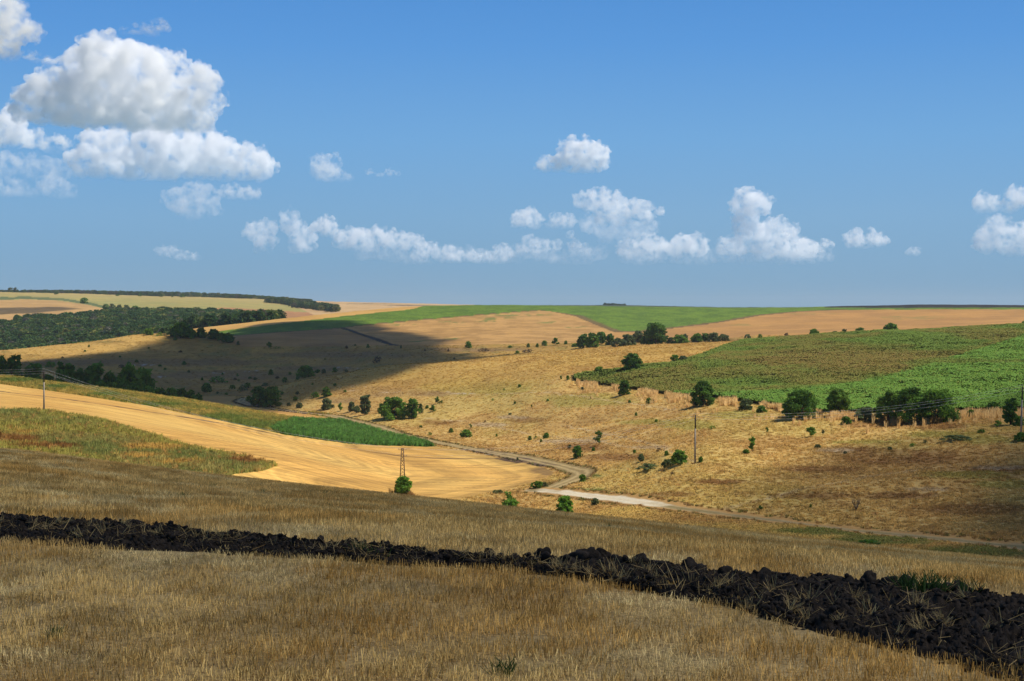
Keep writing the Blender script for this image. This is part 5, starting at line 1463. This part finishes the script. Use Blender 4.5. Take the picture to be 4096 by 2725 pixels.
def puff_mesh(name, balls, voxel, mat):
    """fuse balls (centre, radii) into one closed cloud"""
    co, fa, k = [], [], 0
    for c, r, sub in balls:
        v, f = ico(sub)
        co.append(v * r + c); fa.append(f + k); k += len(v)
    me = mesh_np(name + '_balls', np.concatenate(co), np.concatenate(fa))
    tmp = bpy.data.objects.new(name + '_tmp', me)
    COL.objects.link(tmp)
    md = tmp.modifiers.new('fuse', 'REMESH'); md.mode = 'VOXEL'; md.voxel_size = voxel
    dg = bpy.context.evaluated_depsgraph_get()
    out = bpy.data.meshes.new_from_object(tmp.evaluated_get(dg))
    bpy.data.objects.remove(tmp); bpy.data.meshes.remove(me)
    out.name = name
    out.materials.clear()
    if mat: out.materials.append(mat)
    return out

def cloud(label, blobs_px, base_v, thick=2.6, frac=1.0, seed=0):
    D = min(1250 * F / (HZ - base_v), 30000)
    r = np.random.default_rng(seed + int(base_v))
    m_px = D / F
    balls = []
    zb = ray(2048, base_v)[1] * D
    rr = []
    for (u, v, q) in blobs_px:
        az, te = ray(u, v)
        dist = D + r.normal() * q * m_px * 0.5
        c = np.array([dist * math.sin(az), dist * math.cos(az), float(te) * dist])
        R = q * m_px * (1.06 if q > 45 else 1.32)
        rr.append(R)
        rad = np.array([R, R, R * 0.9])
        balls.append((c, rad, 3))
        nch = int(10 + q * 0.35)
        for _ in range(nch):
            d = r.normal(size=3); d[2] = d[2] * 0.9 + 0.3; d /= np.linalg.norm(d)
            r2 = R * (0.2 + 0.24 * r.random())
            c2 = c + d * rad * (0.85 + 0.2 * r.random())
            if c2[2] - r2 * 0.5 < zb: continue
            balls.append((c2, np.full(3, r2) * (0.9 + 0.2 * r.random(3)), 2))
            for _ in range(4):
                e = r.normal(size=3) * 0.8 + d; e /= np.linalg.norm(e)
                r3 = r2 * (0.26 + 0.24 * r.random())
                balls.append((c2 + e * r2 * 1.0, np.full(3, r3), 1))
    R0 = float(np.median(rr))
    # flat bases
    balls = [(c, np.array([rd[0], rd[1], min(rd[2], max((c[2] - zb) * 1.0, rd[2] * 0.35))]), s) for c, rd, s in balls]
    span = max(b[0] + b[2] for b in blobs_px) - min(b[0] - b[2] for b in blobs_px)
    me = puff_mesh('cloud', balls, max(span / 190, 2.2) * m_px, None)
    # centre the object on its cloud
    co = np.empty(len(me.vertices) * 3, np.float32); me.vertices.foreach_get('co', co)
    co = co.reshape(-1, 3); ctr = co.mean(0)
    me.vertices.foreach_set('co', (co - ctr).ravel()); me.update()
    me.materials.append(cloud_mat(thick * 1.35 / R0, R0, seed, base_z=float((co - ctr)[:, 2].min())))
    o = link('cloud', me); o.location = ctr
    return tag(o, label, 'cloud')

cloud('largest heaped cumulus with bright towers, high above the ravine', [(400, 235, 85), (500, 225, 58), (300, 265, 60), (600, 290, 88), (695, 275, 60), (790, 350, 72), (850, 400, 42), (450, 360, 145), (250, 400, 115), (150, 420, 80), (620, 420, 125), (760, 450, 85), (350, 460, 95), (500, 470, 80)], 540, 3.2, seed=1)
cloud('long white cumulus bank lying under the largest cloud', [(390, 590, 66), (470, 600, 66), (600, 585, 72), (700, 610, 86), (800, 605, 78), (880, 620, 72), (1000, 655, 70), (1045, 670, 55), (400, 670, 72), (520, 680, 66), (650, 680, 70), (780, 680, 66), (900, 690, 52), (330, 640, 45)], 738, 3.0, seed=2)
cloud('white cumulus shoulder adjoining the long bank', [(-20, 560, 75), (60, 550, 66), (140, 580, 55), (220, 600, 40), (-90, 570, 80), (50, 460, 34), (70, 500, 28), (30, 500, 40)], 628, 2.0, seed=3)
cloud('greyish cloud climbing out of view above the largest cumulus', [(-60, 60, 120), (40, 90, 62), (120, 125, 36), (20, 190, 55), (-60, 210, 80)], 290, 1.3, seed=4)
cloud('faint low cloud under the long bank beside the shoulder', [(40, 770, 45), (120, 770, 42), (215, 745, 40), (250, 780, 36), (-30, 770, 45)], 815, 0.55, seed=5)
cloud('thin veil of cloud drifting above the largest cumulus', [(500, 135, 18), (545, 130, 24), (590, 128, 26), (640, 115, 28), (610, 140, 24)], 160, 0.35, seed=6)
cloud('small pale puff between the long bank and open sky', [(1320, 650, 32), (1290, 672, 36), (1310, 700, 36), (1370, 712, 26)], 735, 0.7, seed=7)
cloud('wisp trailing beside the small pale puff', [(1480, 690, 12), (1520, 700, 14), (1560, 692, 14), (1590, 695, 10)], 712, 0.3, seed=8)
cloud('soft flat cloud just below the end of the long bank', [(900, 782, 28), (940, 778, 30), (985, 775, 30), (1018, 780, 22)], 808, 0.8, seed=9)
cloud('dim cloud under the middle of the long bank', [(715, 800, 44), (790, 788, 42), (840, 828, 34), (770, 855, 36)], 895, 0.6, seed=10)
cloud('twisted tall cloud at the start of the low cloud row', [(1020, 930, 34), (1075, 915, 30), (1155, 868, 26), (1175, 915, 32), (1225, 945, 34), (1210, 985, 36), (1060, 965, 36)], 1020, 1.0, seed=11)
cloud('compact bright puff in the low cloud row', [(1270, 915, 26), (1308, 900, 28), (1322, 928, 25)], 955, 1.5, seed=12)
cloud('elongated lumpy cloud of the low row', [(1380, 962, 34), (1420, 950, 34), (1460, 970, 34), (1510, 942, 32), (1570, 960, 34), (1620, 970, 32), (1680, 972, 24), (1405, 988, 26)], 1008, 1.4, seed=13)
cloud('faded cloud at the end of the elongated lumpy one', [(1700, 1000, 26), (1725, 990, 22), (1680, 1028, 26), (1745, 1015, 18)], 1060, 0.8, seed=14)
cloud('pair of small peaks in the low cloud row', [(1795, 1000, 18), (1800, 1030, 26), (1835, 1032, 22), (1888, 1025, 20), (1905, 1035, 18)], 1055, 1.0, seed=15)
cloud('hazy heap beside the pair of small peaks', [(1950, 1035, 24), (2010, 1000, 23), (2032, 1015, 22), (2000, 1035, 26)], 1058, 0.9, seed=16)
cloud('round puff high over the hazy heap', [(2090, 872, 30), (2120, 860, 28), (2140, 890, 26), (2070, 892, 22)], 925, 1.1, seed=17)
cloud('soft puff beside the round one', [(2240, 882, 28), (2268, 890, 26), (2215, 900, 20)], 930, 0.9, seed=18)
cloud('broken thin cloud under the two puffs', [(2110, 962, 20), (2150, 985, 26), (2180, 982, 20), (2090, 1000, 20), (2230, 980, 18), (2300, 985, 22), (2280, 940, 14), (2340, 1000, 20)], 1030, 0.6, seed=19)
cloud('single crisp cumulus alone in the open blue', [(2290, 602, 38), (2350, 600, 38), (2388, 625, 38), (2320, 640, 40), (2180, 662, 26), (2240, 655, 34), (2290, 665, 32), (2385, 658, 30), (2340, 660, 34)], 695, 2.2, seed=20)
cloud('billowing cloud below the single crisp cumulus', [(2330, 805, 30), (2400, 810, 42), (2460, 820, 46), (2480, 860, 40), (2560, 838, 36), (2580, 870, 26), (2420, 860, 36), (2640, 845, 16)], 915, 1.3, seed=21)
cloud('wide bright bank near the horizon under the billowing cloud', [(2510, 1005, 32), (2580, 985, 36), (2650, 1000, 32), (2720, 985, 36), (2780, 975, 36), (2790, 1000, 30), (2600, 1018, 26), (2700, 1018, 26), (2550, 1018, 24)], 1048, 1.6, seed=22)
cloud('tall tower cloud with a mushroom head', [(2990, 810, 42), (2945, 820, 22), (3040, 820, 36), (3052, 838, 22), (2985, 865, 36), (2980, 905, 36), (2990, 940, 38)], 975, 1.7, seed=23)
cloud('spreading cloud at the foot of the mushroom-headed tower', [(3070, 930, 36), (3110, 920, 36), (3150, 932, 32), (3030, 962, 36), (2960, 980, 36), (2900, 985, 30), (3100, 980, 48), (3050, 1008, 36), (3200, 1000, 40), (3232, 1000, 38), (3150, 1018, 32)], 1052, 1.5, seed=24)
cloud('tiny puff following the spreading cloud', [(3305, 980, 18), (3322, 986, 14)], 1002, 0.9, seed=25)
cloud('small two-eared cloud over the sunflower rise', [(3430, 928, 17), (3410, 960, 27), (3450, 975, 28), (3490, 960, 27), (3522, 965, 23)], 1005, 1.3, seed=26)
cloud('barely visible puff past the two-eared cloud', [(3645, 1010, 16), (3665, 1005, 16), (3655, 1020, 18)], 1035, 0.45, seed=27)
cloud('upper bright cloud above the power pole by the sunflowers', [(3930, 815, 32), (3980, 825, 34), (4060, 800, 46), (4115, 820, 60), (4180, 820, 60)], 875, 1.7, seed=28)
cloud('lower broad cloud above the power pole by the sunflowers', [(3970, 912, 34), (4020, 930, 46), (4085, 955, 55), (3950, 970, 40), (4140, 975, 60), (4040, 995, 40), (4200, 960, 60)], 1040, 1.4, seed=29)
cloud('thin low cloud scrap left of the twisted tall cloud'.replace(' left of', ' before'), [(640, 1005, 16), (665, 1006, 18), (690, 1010, 20), (720, 1020, 18), (750, 1026, 18), (780, 1030, 16)], 1050, 0.45, seed=30)

cloud('hazy veil of cloud filling the gaps of the low row', [(u, 1022 + 12 * math.sin(u * .02), 26) for u in range(1450, 2420, 34)], 1062, 0.28, seed=31)
cloud('faint misty layer under the wide bright bank', [(u, 1030 + 8 * math.sin(u * .03), 24) for u in range(2500, 3320, 32)], 1066, 0.28, seed=32)
cloud('soft veil behind the billowing cloud', [(2360, 900, 34), (2410, 915, 34), (2470, 910, 36), (2530, 920, 34), (2590, 915, 30), (2440, 950, 34), (2520, 955, 30)], 985, 0.4, seed=33)

cloud('grey misty cloud spreading beneath the white shoulder', [(-60, 660, 60), (20, 665, 55), (100, 670, 50), (170, 665, 48), (240, 680, 45), (300, 700, 40)], 745, 0.45, seed=34)
cloud('small torn scrap between the largest cumulus and the climbing grey cloud', [(120, 230, 22), (150, 245, 24), (185, 250, 20)], 285, 0.35, seed=35)

# fair-weather clouds standing high over the valley: they throw the shade on the near field, the ravine and the far field
def high_cloud(label, poly, z0, seed, dens=1.5, hgt=1150.0):
    """cloud whose shade falls on the ground inside the world outline poly"""
    px, py = np.array([p[0] for p in poly]), np.array([p[1] for p in poly])
    r = np.random.default_rng(seed)
    off = np.array(SUN_DIR) * (hgt - z0) / SUN_DIR.z
    cell = math.sqrt((px.max() - px.min()) * (py.max() - py.min())) / 13
    balls = []
    for x in np.arange(px.min(), px.max() + cell, cell * 0.62):
        for y in np.arange(py.min(), py.max() + cell, cell * 0.62):
            x1, y1 = x + r.normal() * cell * 0.1, y + r.normal() * cell * 0.1
            dist = polydist(np.array([x1]), np.array([y1]), poly + poly[:1])[0]
            if not inside(np.array([x1]), np.array([y1]), poly)[0] or dist < cell * 0.15: continue
            R = min(cell * 0.75, dist * 0.9 + cell * 0.3)
            balls.append((np.array([x1 + off[0], y1 + off[1], hgt + r.normal() * cell * 0.08]), np.array([R, R, R * (0.45 + 0.2 * r.random())]), 2))
    me = puff_mesh('cloud', balls, cell / 7, cloud_mat(dens / cell, cell, seed, False))
    co = np.empty(len(me.vertices) * 3, np.float32); me.vertices.foreach_get('co', co)
    co = co.reshape(-1, 3); ctr = co.mean(0)
    me.vertices.foreach_set('co', (co - ctr).ravel()); me.update()
    o = link('cloud', me); o.location = ctr
    return tag(o, label, 'cloud')
high_cloud('cumulus overhead whose shade covers the near field', [(-420, -380), (380, -380), (420, 60), (300, 300), (230, 450), (150, 395), (92, 312), (32, 202), (-70, 170), (-260, 190), (-400, 150)], -12, 41, 1.25)
high_cloud('cumulus added out of view to deepen the shade on the end of the dirt road', [(44, 128), (60, 196), (92, 280), (150, 350), (270, 330), (280, 110), (120, 85)], -28, 44, 2.2)  # extra unseen cloud, put in to darken the ground at the road's end
def wp(u, d):
    a = math.atan((u - CX) / F)
    return (d * math.sin(a), d * math.cos(a))
high_cloud('cumulus high over the ravine shading the slope behind it',
           [wp(-1600, 560), wp(-600, 528), wp(0, 535), wp(400, 552), wp(800, 575), wp(1000, 600), wp(1150, 640), wp(1330, 655), wp(1450, 600), wp(1600, 650), wp(1750, 700), wp(2030, 735), wp(1950, 800), wp(1750, 900), wp(1690, 1020),
            wp(1500, 1110), wp(1250, 1230), wp(1000, 1220), wp(760, 1110), wp(560, 1010), wp(250, 950), wp(0, 915), wp(-500, 900), wp(-1600, 1000)], -34, 42, 5.0)
high_cloud('small cumulus shading the far tan field', [wp(-700, 2260), wp(-100, 2160), wp(130, 2190), wp(330, 2300), wp(250, 2380), wp(60, 2350), wp(-200, 2380), wp(-700, 2420)], 0, 43)
# ------------------------------------------------------------------ haze: one box of thin air round the land
hb = bmesh.new()
bmesh.ops.create_cube(hb, size=1.0)
HX, HY0, HY1, HB, HT = 10600.0, -10600.0, 10600.0, -62.0, 75.0
for v in hb.verts:
    v.co = Vector((v.co.x * 2 * HX, HY0 + (v.co.y + 0.5) * (HY1 - HY0), HB + (v.co.z + 0.5) * (HT - HB)))
hm = bpy.data.meshes.new('haze'); hb.to_mesh(hm); hb.free()
air = bpy.data.materials.new('hazy_air'); air.use_nodes = True
air.node_tree.nodes.remove(air.node_tree.nodes['Principled BSDF'])
av = air.node_tree.nodes.new('ShaderNodeVolumePrincipled')
av.inputs['Color'].default_value = (0.72, 0.82, 0.95, 1)
av.inputs['Density'].default_value = 0.00005
av.inputs['Anisotropy'].default_value = 0.2
air.node_tree.links.new(av.outputs[0], air.node_tree.nodes['Material Output'].inputs['Volume'])
air.cycles.homogeneous_volume = True
hm.materials.append(air)
tag(link('haze', hm), 'thin blue summer haze lying over the fields', 'haze', kind='stuff')
